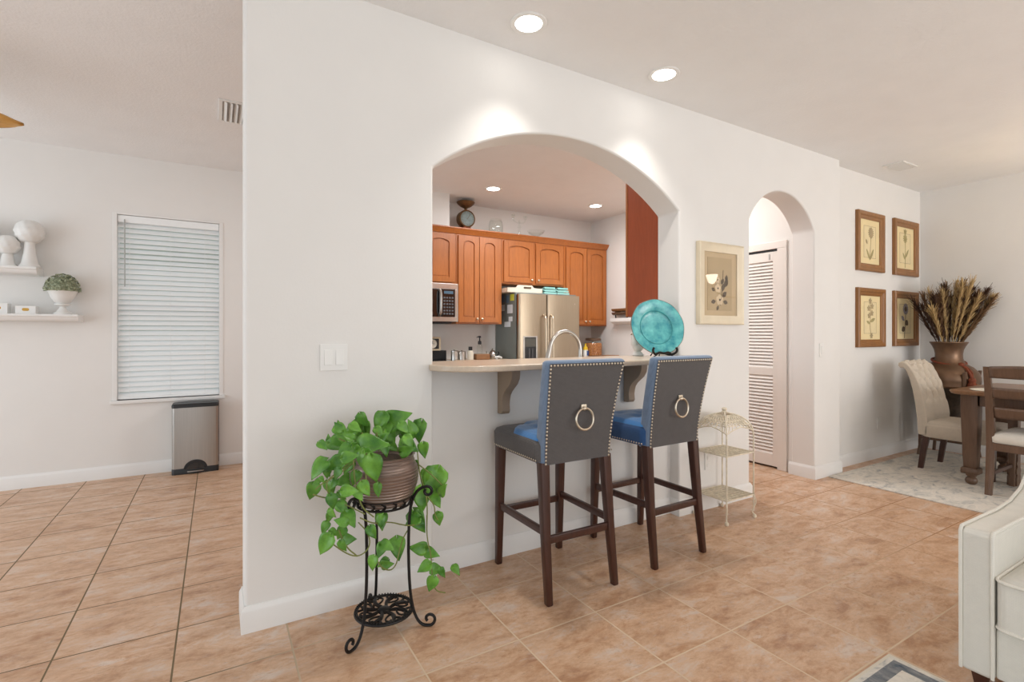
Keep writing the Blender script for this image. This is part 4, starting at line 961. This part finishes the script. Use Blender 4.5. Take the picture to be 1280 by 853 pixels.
for i in range(620):
    a = rr.uniform(0, 2*PI); e = math.asin(rr.uniform(-.12, 1)); d = Vector((math.cos(a)*math.cos(e), math.sin(a)*math.cos(e), math.sin(e)))
    c = Vector((d.x*.108, d.y*.108, .19+max(-.01, d.z)*.128)); t1 = d.orthogonal().normalized(); t1.rotate(Matrix.Rotation(rr.uniform(0, 6.3), 3, d)); t2 = d.cross(t1); L = rr.uniform(.011, .017); W = L*.5
    u = (t1+d*rr.uniform(.2, 1.1)).normalized()
    fb.poly([c-u*L*.4, c+t2*W, c+u*L, c-t2*W])
fb.build('boxwood_ball', M['boxwood'], ur, smooth=False)
for lab, x, w_, h_ in (('small white box with gold mark left of the boxwood urn', -1.245, .058, .062), ('taller white box with gold mark at the left photo edge of the lower shelf', -1.40, .055, .078)):
    t = thing('gift_box', lab, 'box', (x, 5.19, 1.358), 0, 'white gold-marked boxes')
    MB().box(-w_, w_, -.04, .04, 0, h_).build('box_body', M['trim'], t, bevel=.003)
    MB().prism(rring(.02, .011, .01), 'y', -.0412, -.0395).build('gold_mark', M['gold'], t, loc=(0, 0, h_*.55))

# ceiling fan, one leaf-shaped blade reaching into view
hub = (-1.62, 3.80, 0)
fn = thing('ceiling_fan', 'ceiling fan with leaf-shaped wooden blades in the nook', 'ceiling fan', (hub[0], hub[1], 0), math.radians(-7))
MB().lathe([(.0001, 2.33), (.07, 2.33), (.11, 2.36), (.11, 2.42), (.08, 2.46), (.02, 2.48), (.015, 2.66), (.06, 2.67), (.07, CEIL), (.0001, CEIL)], 28).build('motor', M['bronze'], fn)
for i in range(5):
    a = 2*PI*i/5; mr = Matrix.Rotation(a, 4, 'Z')
    def bl_(u, v):
        x = .16+.56*u; w_ = .10*math.sin(PI*min(1, u*.93+.09))**.62 if u < .995 else .002
        y = (2*v-1)*w_; return mr @ Vector((x, y, 2.385-.03*u*u-.34*y-.004*abs(math.sin(v*PI*7))))
    MB().grid(bl_, 22, 14).build('blade', M['fan'], fn, solid=.009)
    MB().tube([mr @ Vector(p) for p in ((.08, 0, 2.40), (.14, 0, 2.385), (.24, 0, 2.378))], [.014, .012, .006], 8).build('blade_arm', M['bronze'], fn)

# ------------------------------------------------------------------ framed pictures
def frame_bars(W, H, b, d, prof):
    """mitred frame around W x H, width b, depth d, facing -y"""
    P = [(-W/2, -H/2), (W/2, -H/2), (W/2, H/2), (-W/2, H/2)]; rings = []
    for i in range(4):
        sx, sz = (1 if P[i][0] < 0 else -1), (1 if P[i][1] < 0 else -1)
        rings.append([(P[i][0]+sx*u*b, -v*d, P[i][1]+sz*u*b) for u, v in prof])
    return MB().loft(rings, cap=False, close=True)
FP = [(0, 0), (0, .8), (.12, 1), (.45, .92), (.6, .62), (.82, .58), (.9, .45), (1, .4), (1, 0)]
def botanical(kind, t, W, H):
    k = MB(); dk = MB(); y = -.0102; cnt = [0]
    def pet(mb, cx, cz, a, L, w_):
        ux, uz = math.cos(a), math.sin(a); pts = []; cnt[0] += 1; e_ = cnt[0]*.00004
        for i in range(9):
            s = i/8; pts.append((s*L, w_*math.sin(PI*s)**.8))
        for i in range(7, 0, -1):
            s = i/8; pts.append((s*L, -w_*math.sin(PI*s)**.8))
        mb.prism([(cx+ux*p-uz*q_, cz+uz*p+ux*q_) for p, q_ in pts], 'y', y-e_, y+.0012-e_*.3)
    def stem(mb, pts, r=.0022): mb.tube([(x, y+.0005, z) for x, z in pts], r, 5, 2)
    a, b = W*.5, H*.5
    if kind == 0:
        for i in range(14): pet(k, .02, .09, 2*PI*i/14, .055, .009)
        for i in range(8): pet(k, .02, .09, 2*PI*i/8+.2, .028, .006)
        stem(k, [(.02, .07), (.01, -.02), (0, -.17)]); pet(dk, .0, -.17, 1.0, .13, .014); pet(dk, .0, -.17, 2.15, .12, .012); pet(k, -.05, -.02, 2.2, .05, .012)
    elif kind == 1:
        for i in range(10): pet(k, 0, .10, 2*PI*i/10, .048, .009)
        for i in range(3): pet(k, 0, .14, PI/2+(i-1)*.5, .06, .01)
        stem(k, [(0, .1), (.005, -.03), (-.005, -.2)]); pet(k, 0, -.10, .9, .12, .014); pet(k, 0, -.12, 2.2, .09, .012)
    elif kind == 2:
        for cx, cz in ((.0, .16), (.035, .11), (-.03, .09), (.03, .045), (-.02, .02)):
            for i in range(5): pet(k, cx, cz, 2*PI*i/5+.3, .032, .010)
        stem(k, [(0, .16), (.005, .05), (-.01, -.08), (.02, -.18)]); pet(dk, -.005, -.04, .35, .10, .016); pet(dk, -.005, -.06, 2.7, .07, .012)
        for i in range(6): pet(k, .02, -.17, 2*PI*i/6, .03, .008)
    else:
        for i in range(16): pet(k, .01, .10, 2*PI*i/16, .062, .013)
        for i in range(9): pet(dk, .01, .10, 2*PI*i/9, .03, .009)
        stem(dk, [(.01, .06), (.0, -.05), (-.02, -.2)]); pet(dk, .0, -.02, -.6, .075, .03); pet(dk, -.01, -.09, 3.6, .075, .028); pet(k, -.02, -.02, 2.5, .08, .02)
    fl = M['ink2'] if kind == 3 else M['ink3'] if kind == 1 else M['ink']
    pr = MB().box(-a*.62, a*.62, -.0085, -.0078, -b*.72, b*.72).build('print_sheet', M['paper'], t)
    ln = MB()
    for x in (-a*.62, a*.62): ln.box(x-.0016, x+.0016, -.0095, -.0083, -b*.72, b*.72)
    for z in (-b*.72, b*.72): ln.box(-a*.62, a*.62, -.0095, -.0083, z-.0016, z+.0016)
    ln.build('plate_line', M['ink'], pr)
    k.build('flower_drawing', fl, pr); dk.build('leaf_drawing', M['inkdark'] if kind == 3 else M['ink3'], pr)
labs = ('wood-framed botanical print with V-shaped leaves, nearer of the upper pair', 'wood-framed botanical print of a pale slender flower, farther of the upper pair', 'wood-framed botanical print of small blossoms on a stem, nearer of the lower pair', 'wood-framed botanical print of a dark violet bloom, beside the dried grasses')
for i, (x0, x1, z0, z1) in enumerate(((5.114, 5.654, 1.80, 2.362), (5.837, 6.393, 1.80, 2.368), (5.114, 5.668, 1.08, 1.639), (5.837, 6.393, 1.082, 1.639))):
    x1 = min(x1, 6.40) - .03; W, H = x1-x0, z1-z0
    t = thing('framed_print', labs[i], 'picture', ((x0+x1)/2, 2.3745, (z0+z1)/2), 0, 'botanical prints on the dining wall')
    frame_bars(W, H, .072, .034, FP).build('frame', M['framewood'], t, angle=25)
    MB().box(-W/2+.05, W/2-.05, -.008, -.002, -H/2+.05, H/2-.05).build('mat_board', mat('ivory_mat', rgb(236, 216, 168), .8, var=.03), t)
    botanical(i, t, W-.144, H-.144)
# pale frame with the flower print on the bar wall
t = thing('framed_print', 'cream framed flower print on the bar wall between plate and passage', 'picture', (3.046, WF-.0005, 1.555))
W, H = .476, .566
frame_bars(W, H, .062, .036, [(0, 0), (0, .9), (.1, 1), (.3, .82), (.7, .74), (.85, .6), (1, .55), (1, 0)]).build('frame', M['champagne'], t, angle=25)
MB().box(-W/2+.05, W/2-.05, -.010, -.002, -H/2+.05, H/2-.05).build('mat_board', M['linenmat'], t)
pr = MB().box(-.135, .125, -.013, -.0095, -.185, .185).build('print_sheet', M['printtan'], t)
a = MB(); b = MB(); y = -.0145
def blossom(cx, cz, r):
    for i in range(5):
        an = 2*PI*i/5+.3; pts = [(cx+math.cos(an)*r*.6+r*.5*math.cos(q_), cz+math.sin(an)*r*.6+r*.5*math.sin(q_)) for q_ in [2*PI*k/12 for k in range(12)]]
        a.prism(pts, 'y', y-.0004*i, y+.001)
    b.prism([(cx+r*.22*math.cos(q_), cz+r*.22*math.sin(q_)) for q_ in [2*PI*k/10 for k in range(10)]], 'y', y-.0032, y-.001)
def lf(cx, cz, an, L):
    ux, uz = math.cos(an), math.sin(an); pts = [(s*L, .3*L*math.sin(PI*s)) for s in [i/8 for i in range(9)]]+[(s*L, -.3*L*math.sin(PI*s)) for s in [i/8 for i in range(7, 0, -1)]]
    b.prism([(cx+ux*p-uz*q_, cz+uz*p+ux*q_) for p, q_ in pts], 'y', y+.0004, y+.0014)
blossom(-.01, -.11, .036); blossom(-.03, -.03, .03); blossom(-.035, .03, .024)
for c in ((.02, -.09, .7, .06), (.02, -.05, 1.3, .06), (-.05, -.12, 3.3, .05), (.03, -.12, -.2, .05), (.005, .0, .9, .05), (.045, -.02, 1.1, .07), (-.06, -.05, 2.6, .04), (-.02, -.15, 4.2, .04), (.06, .02, 1.4, .05)): lf(*c)
b.tube([(0, y+.001, -.15), (.02, y+.001, -.02), (.03, y+.001, .1)], .002, 5)
a.build('blossom_drawing', M['petal'], pr); b.build('leaf_drawing', M['inkdark'], pr)
MB().box(-W/2+.058, W/2-.058, -.0195, -.0185, -H/2+.058, H/2-.058).build('glazing', M['glass'], t, smooth=False)

# ------------------------------------------------------------------ dining corner
rug = MB().box(4.43, 6.36, -1.2, 2.262, .0, .009).build('dining_rug', rug_mat('distressed_rug', 4.43, 6.36, -1.2, 2.262, False), bevel=.003)
tag(rug, 'pale distressed grey and cream rug under the dining table', 'rug')
RZ = .009
# tall urn in its stand
US = thing('urn_stand', 'brown four-post wooden stand carrying the bronze urn', 'plant stand', (6.19, 2.04, 0))
for sx in (-1, 1):
    for sy in (-1, 1):
        x, y = sx*.168, sy*.168
        MB().loft([[(px, py, z) for px, py in rring(w_, w_, .004, 2, x+o*sx, y+o*sy)] for z, w_, o in ((RZ, .012, .012), (.1, .012, .002), (.72, .0125, 0), (.84, .014, .012), (.85, .012, .014))]).build('post', M['walnut'], US)
for z in (.19, .70):
    f = MB()
    for s in (-1, 1):
        f.box(-.168, .168, s*.168-.009, s*.168+.009, z-.022, z).box(s*.168-.009, s*.168+.009, -.168, .168, z-.022, z)
    if z < .5: f.box(-.168, .168, -.03, .03, z-.02, z).box(-.03, .03, -.168, .168, z-.02, z)
    f.build('rail', M['walnut'], US, bevel=.002)
un = thing('bronze_urn', 'tall bronze urn with rust tassel in the dining corner', 'vase', (6.19, 2.04, .19))
pf = [(.0001, 0), (.085, 0), (.095, .01), (.098, .03), (.118, .15), (.15, .30), (.166, .42), (.19, .46), (.222, .488)]
MB().lathe(pf+[(.226, .50), (.0001, .50)], 44).build('lower_body', M['urnband'], un)
up = [(.226, .50), (.234, .515), (.232, .52), (.24, .56), (.238, .60), (.222, .645), (.185, .69), (.14, .72), (.116, .745), (.106, .78), (.105, .82), (.112, .86), (.126, .895), (.142, .922), (.148, .93), (.146, .938), (.138, .936), (.118, .90), (.1, .86), (.092, .8), (.0001, .78)]
MB().lathe(up, 44).build('upper_body', M['bronze'], un)
cd = thing('tassel_cord', 'rust red cord with tassel tied round the bronze urn neck', 'tassel', (6.19, 2.04, .19))
q = MB().tube([(.128*math.cos(a_), .128*math.sin(a_), .745-.03*math.cos(a_-4.0)) for a_ in [2*PI*i/30 for i in range(30)]], .011, 8, close=True)
av = math.radians(238)
def onu(r, z, da=0): return (r*math.cos(av+da), r*math.sin(av+da), z)
q.ball(onu(.14, .72), .024, 10); q.tube([onu(.14, .715), onu(.19, .692), onu(.232, .65), onu(.25, .60)], .012, 8, 2); q.tube([onu(.14, .715, .1), onu(.185, .692, .14), onu(.23, .65, .12), onu(.25, .61, .04)], .009, 8, 2)
q.build('cord', M['rust'], cd)
q = MB().lathe([(.0001, .61), (.022, .60), (.03, .58), (.024, .562), (.03, .555), (.04, .50), (.046, .42), (.043, .41), (.0001, .41)], 20, onu(.258, 0), lump=lambda a_, z: .08*math.sin(a_*12) if z < .56 else 0)
q.build('tassel', M['rust'], cd)
# dried grasses
gb = thing('dried_grass_bunch', 'fan of dried brown and golden plume grasses standing in the bronze urn', 'dried plant', (6.19, 2.04, 1.0))
rr = random.Random(21)
pm = [mat('plume_umber', rgb(74, 50, 36), .9, var=.35, scale=60), mat('plume_brown', rgb(112, 82, 54), .9, var=.35, scale=60), mat('plume_straw', rgb(196, 166, 116), .9, var=.25, scale=60), mat('plume_gold', rgb(206, 160, 76), .9, var=.25, scale=60)]
fan = [(-.52, .52, 0), (-.46, .58, 0), (-.40, .60, 0), (-.36, .55, 1), (-.30, .62, 2), (-.24, .60, 2), (-.17, .66, 0), (-.13, .62, 1), (-.06, .68, 2), (-.02, .64, 1), (.03, .69, 2), (.09, .67, 0), (.13, .61, 1), (.18, .64, 3), (.23, .62, 3), (.28, .60, 2), (.32, .66, 0), (.38, .66, 0), (.43, .62, 0), (.48, .64, 1), (.56, .62, 2), (.62, .62, 2), (.66, .60, 1), (-.33, .50, 1), (.2, .55, 2), (-.1, .56, 2), (.4, .5, 1), (0, .5, 0)]
fan += [(sx+rr.uniform(-.06, .06), L*rr.uniform(.86, 1.02), (c_+rr.choice((0, 1, 2))) % 3) for sx, L, c_ in fan[::2]]
for k_, (sx, L, c_) in enumerate(fan):
    dv = (Vector((.9*rgt.x*1, rgt.y*.9, 0))*sx*1.12+fwd*rr.uniform(-.3, .18)+Vector((0, 0, 1))).normalized()
    p0 = Vector((dv.x*.06, dv.y*.06, -.02)); p1 = p0+dv*L*1.04
    if p1.x > .2: p1.x = .2
    if p1.y > .22: p1.y = .22
    q = MB().tube([p0, p0.lerp(p1, .5)-Vector((0, 0, .01)), p1], .003, 5, 1)
    for i in range(230):
        s = .28+.72*rr.random()**.8; c = p0.lerp(p1, s); d = (p1-p0).normalized()
        o = Vector((rr.uniform(-1, 1), rr.uniform(-1, 1), rr.uniform(-1, 1))); o = (o-d*o.dot(d)).normalized()
        spread = .55 if s < .8 else .95
        l_ = rr.uniform(.05, .11)*(1 if s > .5 else .7); e = c+(d+o*spread*rr.random()).normalized()*l_; w_ = d.cross(o)*.0042
        q.poly([c-w_, c+w_, e+w_*.4, e-w_*.4])
    q.build('plume', pm[c_], gb, smooth=False)

# tufted chair at the far side of the table
def tufted_chair(x, y, label):
    t = thing('tufted_dining_chair', label, 'chair', (x, y, RZ))            # faces -y
    hw = .235
    for sx in (-1, 1):
        MB().loft([[(px, py, z) for px, py in rring(w_, w_, .003, 2, sx*.205, yy)] for z, w_, yy in ((0, .018, .05), (.15, .02, .03), (.33, .023, 0))]).build('leg', M['espresso'], t)
        MB().loft([[(px, py, z) for px, py in rring(w_, w_, .003, 2, sx*.205, -.43)] for z, w_ in ((0, .017), (.33, .023))]).build('leg', M['espresso'], t)
    R = [[(px, py, z) for px, py in rring(hw+e, .255+e, .03, 4, 0, -.22)] for z, e in ((.285, -.012), (.295, 0), (.38, 0), (.415, -.006), (.43, -.025), (.438, -.06))]
    MB().loft(R).build('seat', M['cream'], t, angle=50)
    # back in profile (y, z), thick at the bottom, rolled at the top
    prof = [(-.015, .30), (-.012, .42), (.0, .52), (.02, .64), (.048, .75), (.083, .84), (.122, .905), (.152, .935), (.185, .945), (.21, .93), (.215, .905), (.197, .885), (.172, .889), (.15, .86), (.126, .79), (.104, .70), (.085, .58), (.07, .45), (.062, .30)]
    bk = MB().loft([[(px, y_*(1 if abs(px) < hw-.01 else 1), z) for y_, z in prof] for px in (-hw, hw)])
    back = bk.build('backrest', M['cream'], t, bevel=.014, seg=3, angle=60)
    def front(u, v):
        pts = prof[1:9]; f_ = v*(len(pts)-1); i = min(int(f_), len(pts)-2); g_ = f_-i
        y_ = pts[i][0]*(1-g_)+pts[i+1][0]*g_; z = pts[i][1]*(1-g_)+pts[i+1][1]*g_
        px = -hw+.016+(2*hw-.032)*u
        dy, dz = pts[i+1][0]-pts[i][0], pts[i+1][1]-pts[i][1]; l_ = math.hypot(dy, dz); ny, nz = -dz/l_, dy/l_
        puff = .03*min(1, 8*min(u, 1-u, v+.05, 1.02-v))
        for bx, bv in tufts: puff -= .04*math.exp(-((px-bx)**2+((v-bv)*.62)**2)/.0012)
        if v > .24:
            b_ = (v-.30)/.125
            for t_ in (px/.06+b_, px/.06-b_): puff -= .011*math.exp(-((abs(t_ % 2-1))/.2)**2)
        return (px, y_+ny*puff, z+nz*puff)
    tufts = [((i-(1 if r % 2 else 1.5))*.12, .30+.125*r) for r in range(6) for i in range(3 if r % 2 else 4)]
    MB().grid(front, 44, 64).build('tufted_panel', M['cream'], back)
    q = MB()
    for bx, bv in tufts: q.ball(Vector(front((bx+hw-.016)/(2*hw-.032), bv))+Vector((0, -.012, .002)), .014, 8, (1, 1, 1))
    q.build('tuft_button', mat('button_linen', rgb(112, 94, 76), .9), back)
    return t
tufted_chair(5.625, 1.935, 'tufted cream roll-back chair behind the dining table, in front of the urn')

# table
tb = thing('dining_table', 'brown wooden dining table with thick tapered legs', 'table', (0, 0, RZ))
tx0, tx1, ty0, ty1 = 5.0, 6.05, .1, 1.66
def tt(e, r): return rring((tx1-tx0)/2+e, (ty1-ty0)/2+e, r, 5, (tx0+tx1)/2, (ty0+ty1)/2)
MB().loft([[(x, y, z) for x, y in tt(e, .06)] for z, e in ((.722, -.022), (.728, -.008), (.738, -.003), (.745, .0), (.752, 0), (.756, -.006))]).build('tabletop', M['tabletop'], tb)
ap = MB(); ix = .14
ap.box(tx0+ix, tx1-ix, ty1-ix-.02, ty1-ix, .63, .722).box(tx0+ix, tx1-ix, ty0+ix, ty0+ix+.02, .63, .722).box(tx0+ix, tx0+ix+.02, ty0+ix, ty1-ix, .63, .722).box(tx1-ix-.02, tx1-ix, ty0+ix, ty1-ix, .63, .722)
ap.build('apron', M['walnut'], tb, bevel=.002)
lx, ly = (5.185, tx1-.15), (1.565-.0, ty0+.15)
for x in lx:
    for y in ly:
        q = MB().loft([[(px, py, z) for px, py in rring(w_, w_, .005, 2, x, y)] for z, w_ in ((.125, .036), (.13, .040), (.2, .042), (.45, .05), (.62, .053), (.722, .053))])
        q.loft([[(px, py, z) for px, py in rring(w_, w_, .006, 2, x, y)] for z, w_ in ((.085, .05), (.09, .054), (.125, .054), (.135, .046))])
        q.lathe([(.0001, 0), (.024, 0), (.036, .012), (.04, .03), (.034, .048), (.024, .058), (.034, .07), (.036, .085), (.0001, .086)], 20, (x, y, 0))
        q.build('leg', M['walnut'], tb)
sp = [(-.05, 0), (.035, 0), (.035, .09), (.05, .115), (.035, .14), (.04, .63), (-.03, .63), (-.03, .2), (-.05, .18), (-.03, .15), (-.055, .13), (-.055, .10), (-.035, .085), (-.05, .06)]
for y in (1.385,):
    MB().prism([(5.45+a_, b_) for a_, b_ in sp], 'y', y-.03, y+.03).build('inner_support', M['walnut'], tb, bevel=.003)
MB().box(5.42, 5.48, .4, 1.41, .60, .64).build('support_rail', M['walnut'], tb, bevel=.003)
pm_ = MB().loft([[(x, y, z) for x, y in [(5.22+r*math.cos(2*PI*i/40), 1.40+r*math.sin(2*PI*i/40)) for i in range(40)]] for z, r in ((.7655, .175), (.7685, .18), (.7695, .175))]).build('placemat', mat('ivory_mat_cloth', rgb(226, 220, 206), .9, var=.06, scale=60))
tag(pm_, 'round ivory placemat on the near corner of the dining table', 'placemat')

# ladder-back chair at the near end, facing +x
lc = thing('ladder_back_chair', 'dark wood ladder-back dining chair with pale seat, back toward the living room', 'chair', (4.96, 1.18, RZ))
def post(y, sgn):
    R = []
    for z, x, w_ in ((0, -.015, .02), (.15, .01, .022), (.38, .035, .024), (.5, .03, .024), (.7, .005, .022), (.88, -.035, .02), (.955, -.055, .018)):
        R.append([(px, py, z) for px, py in rring(w_*.8, w_, .004, 2, x, y)])
    return MB().loft(R)
for y in (.215, -.215): post(y, 1).build('rear_post', M['walnut'], lc)
for y in (.2, -.2):
    MB().loft([[(px, py, z) for px, py in rring(w_, w_, .004, 2, .43, y)] for z, w_ in ((0, .016), (.38, .022))]).build('front_leg', M['walnut'], lc)
for z0, z1 in ((.875, .955), (.725, .80), (.575, .655)):
    def slat(u, v):
        z = z0+(z1-z0)*v; y = -.2+.4*u; x = .03-.092*((z-.5)/.455)**1.4-.022*math.sin(PI*u)
        return (x, y, z+(.012*math.sin(PI*u) if z0 > .85 and v > .5 else 0))
    MB().grid(slat, 14, 4).build('ladder_slat', M['walnut'], lc, solid=.02)
q = MB().box(.02, .43, .19, .21, .33, .385).box(.02, .43, -.21, -.19, .33, .385).box(.01, .035, -.2, .2, .33, .385).box(.42, .44, -.2, .2, .33, .385)
q.build('seat_rail', M['walnut'], lc, bevel=.002)
MB().loft([[(px, py, z) for px, py in rring(.225+e, .215+e, .03, 4, .235, 0)] for z, e in ((.385, -.01), (.392, 0), (.43, .002), (.455, -.01), (.468, -.04), (.474, -.09))]).build('seat_cushion', M['sofa'], lc, angle=50)
MB().box(.03, .43, .192, .208, .15, .175).box(.03, .43, -.208, -.192, .15, .175).build('stretcher', M['espresso'], lc, bevel=.002)

# chandelier over the table, seen as a reflection in the cream frame's glazing
ch = thing('chandelier', 'bronze chandelier with lit bell glass shades over the dining table', 'chandelier', (5.645, .70, 0))
MB().lathe([(.0001, 1.62), (.02, 1.63), (.035, 1.68), (.02, 1.74), (.03, 1.80), (.012, 1.86), (.010, 2.6), (.055, 2.66), (.06, CEIL), (.0001, CEIL)], 20).build('stem', M['bronze'], ch)
for i in range(3):
    a_ = math.radians(206+120*i); u_ = Vector((math.cos(a_), math.sin(a_), 0))
    MB().tube([u_*.02+Vector((0, 0, 1.72)), u_*.12+Vector((0, 0, 1.64)), u_*.36+Vector((0, 0, 1.68)), u_*.45+Vector((0, 0, 1.80))], .008, 8, 2).build('arm', M['bronze'], ch)
    s_ = MB().lathe([(.012, 0), (.03, .006), (.05, .04), (.056, .075), (.07, .11), (.068, .112), (.053, .076), (.046, .04), (.02, .008)], 24, lump=lambda a2, z: .03*math.sin(a2*8)*(z/.11)).build('bell_shade', M['shade'], ch, loc=tuple(u_*.45+Vector((0, 0, 1.82))))

# ------------------------------------------------------------------ living room: rug and sofa
rug = MB().box(-.6, 2.173, -2.2, .895, 0, .009).build('living_rug', rug_mat('bordered_rug', -.6, 2.173, -2.2, .895, True), bevel=.003)
tag(rug, 'cream and slate-blue rug corner in front of the sofa', 'rug')
so = thing('sofa', 'ivory fabric sofa with piped track arm at the right edge', 'sofa', (2.20, 0, 0))
def arm(y0, y1):
    pr = [(0, .062), (.92, .062), (.92, .86), (.86, .88), (.78, .76), (.70, .65), (.60, .582), (.48, .552), (.34, .543), (.02, .548), (0, .54)]
    t_ = MB().prism(pr, 'y', y0, y1).build('arm', M['sofa'], so, bevel=.016, seg=3, angle=50)
    for y in (y0+.004, y1-.004):
        MB().tube([(.002, y, .066), (.0, y, .3), (.0, y, .535), (.012, y, .549), (.34, y, .545), (.48, y, .554), (.60, y, .584), (.70, y, .652), (.78, y, .762)], .0055, 7).build('arm_piping', M['piping'], t_)
arm(.607, .697); arm(-1.297, -1.207)
MB().box(.012, .9, -1.207, .607, .07, .235).build('base', M['sofa'], so, bevel=.008)
for i in range(2):
    y1 = .603-.905*i; y0 = y1-.90
    R = [[(px, py, z) for px, py in rring(.36+e, (y1-y0)/2+e, .03, 4, .348, (y0+y1)/2)] for z, e in ((.242, -.012), (.25, 0), (.395, 0), (.408, -.012), (.42, -.05), (.428, -.12))]
    cu = MB().loft(R).build('seat_cushion', M['sofa'], so, angle=50)
    for z in (.247, .402):
        MB().tube([(x, y, z) for x, y in rring(.36, (y1-y0)/2, .03, 4, .348, (y0+y1)/2)], .0055, 7, close=True).build('cushion_piping', M['piping'], cu)
    MB().loft([[(px, py, z) for px, py in rring(.09+e, (y1-y0)/2+e, .05, 4, .72+(z-.43)*.22, (y0+y1)/2)] for z, e in ((.432, -.02), (.46, 0), (.78, 0), (.84, -.03), (.85, -.06))]).build('back_cushion', M['sofa'], so, angle=50)
MB().prism([(.72, .2), (.92, .2), (.94, .86), (.86, .88), (.80, .82)], 'y', -1.207, .607).build('backrest', M['sofa'], so, bevel=.012)
for x in (.055, .86):
    for y in (.655, -1.255):
        MB().loft([[(px, py, z) for px, py in rring(w_, w_, .004, 2, x, y)] for z, w_ in ((0, .014), (.065, .024))]).build('foot', M['espresso'], so)
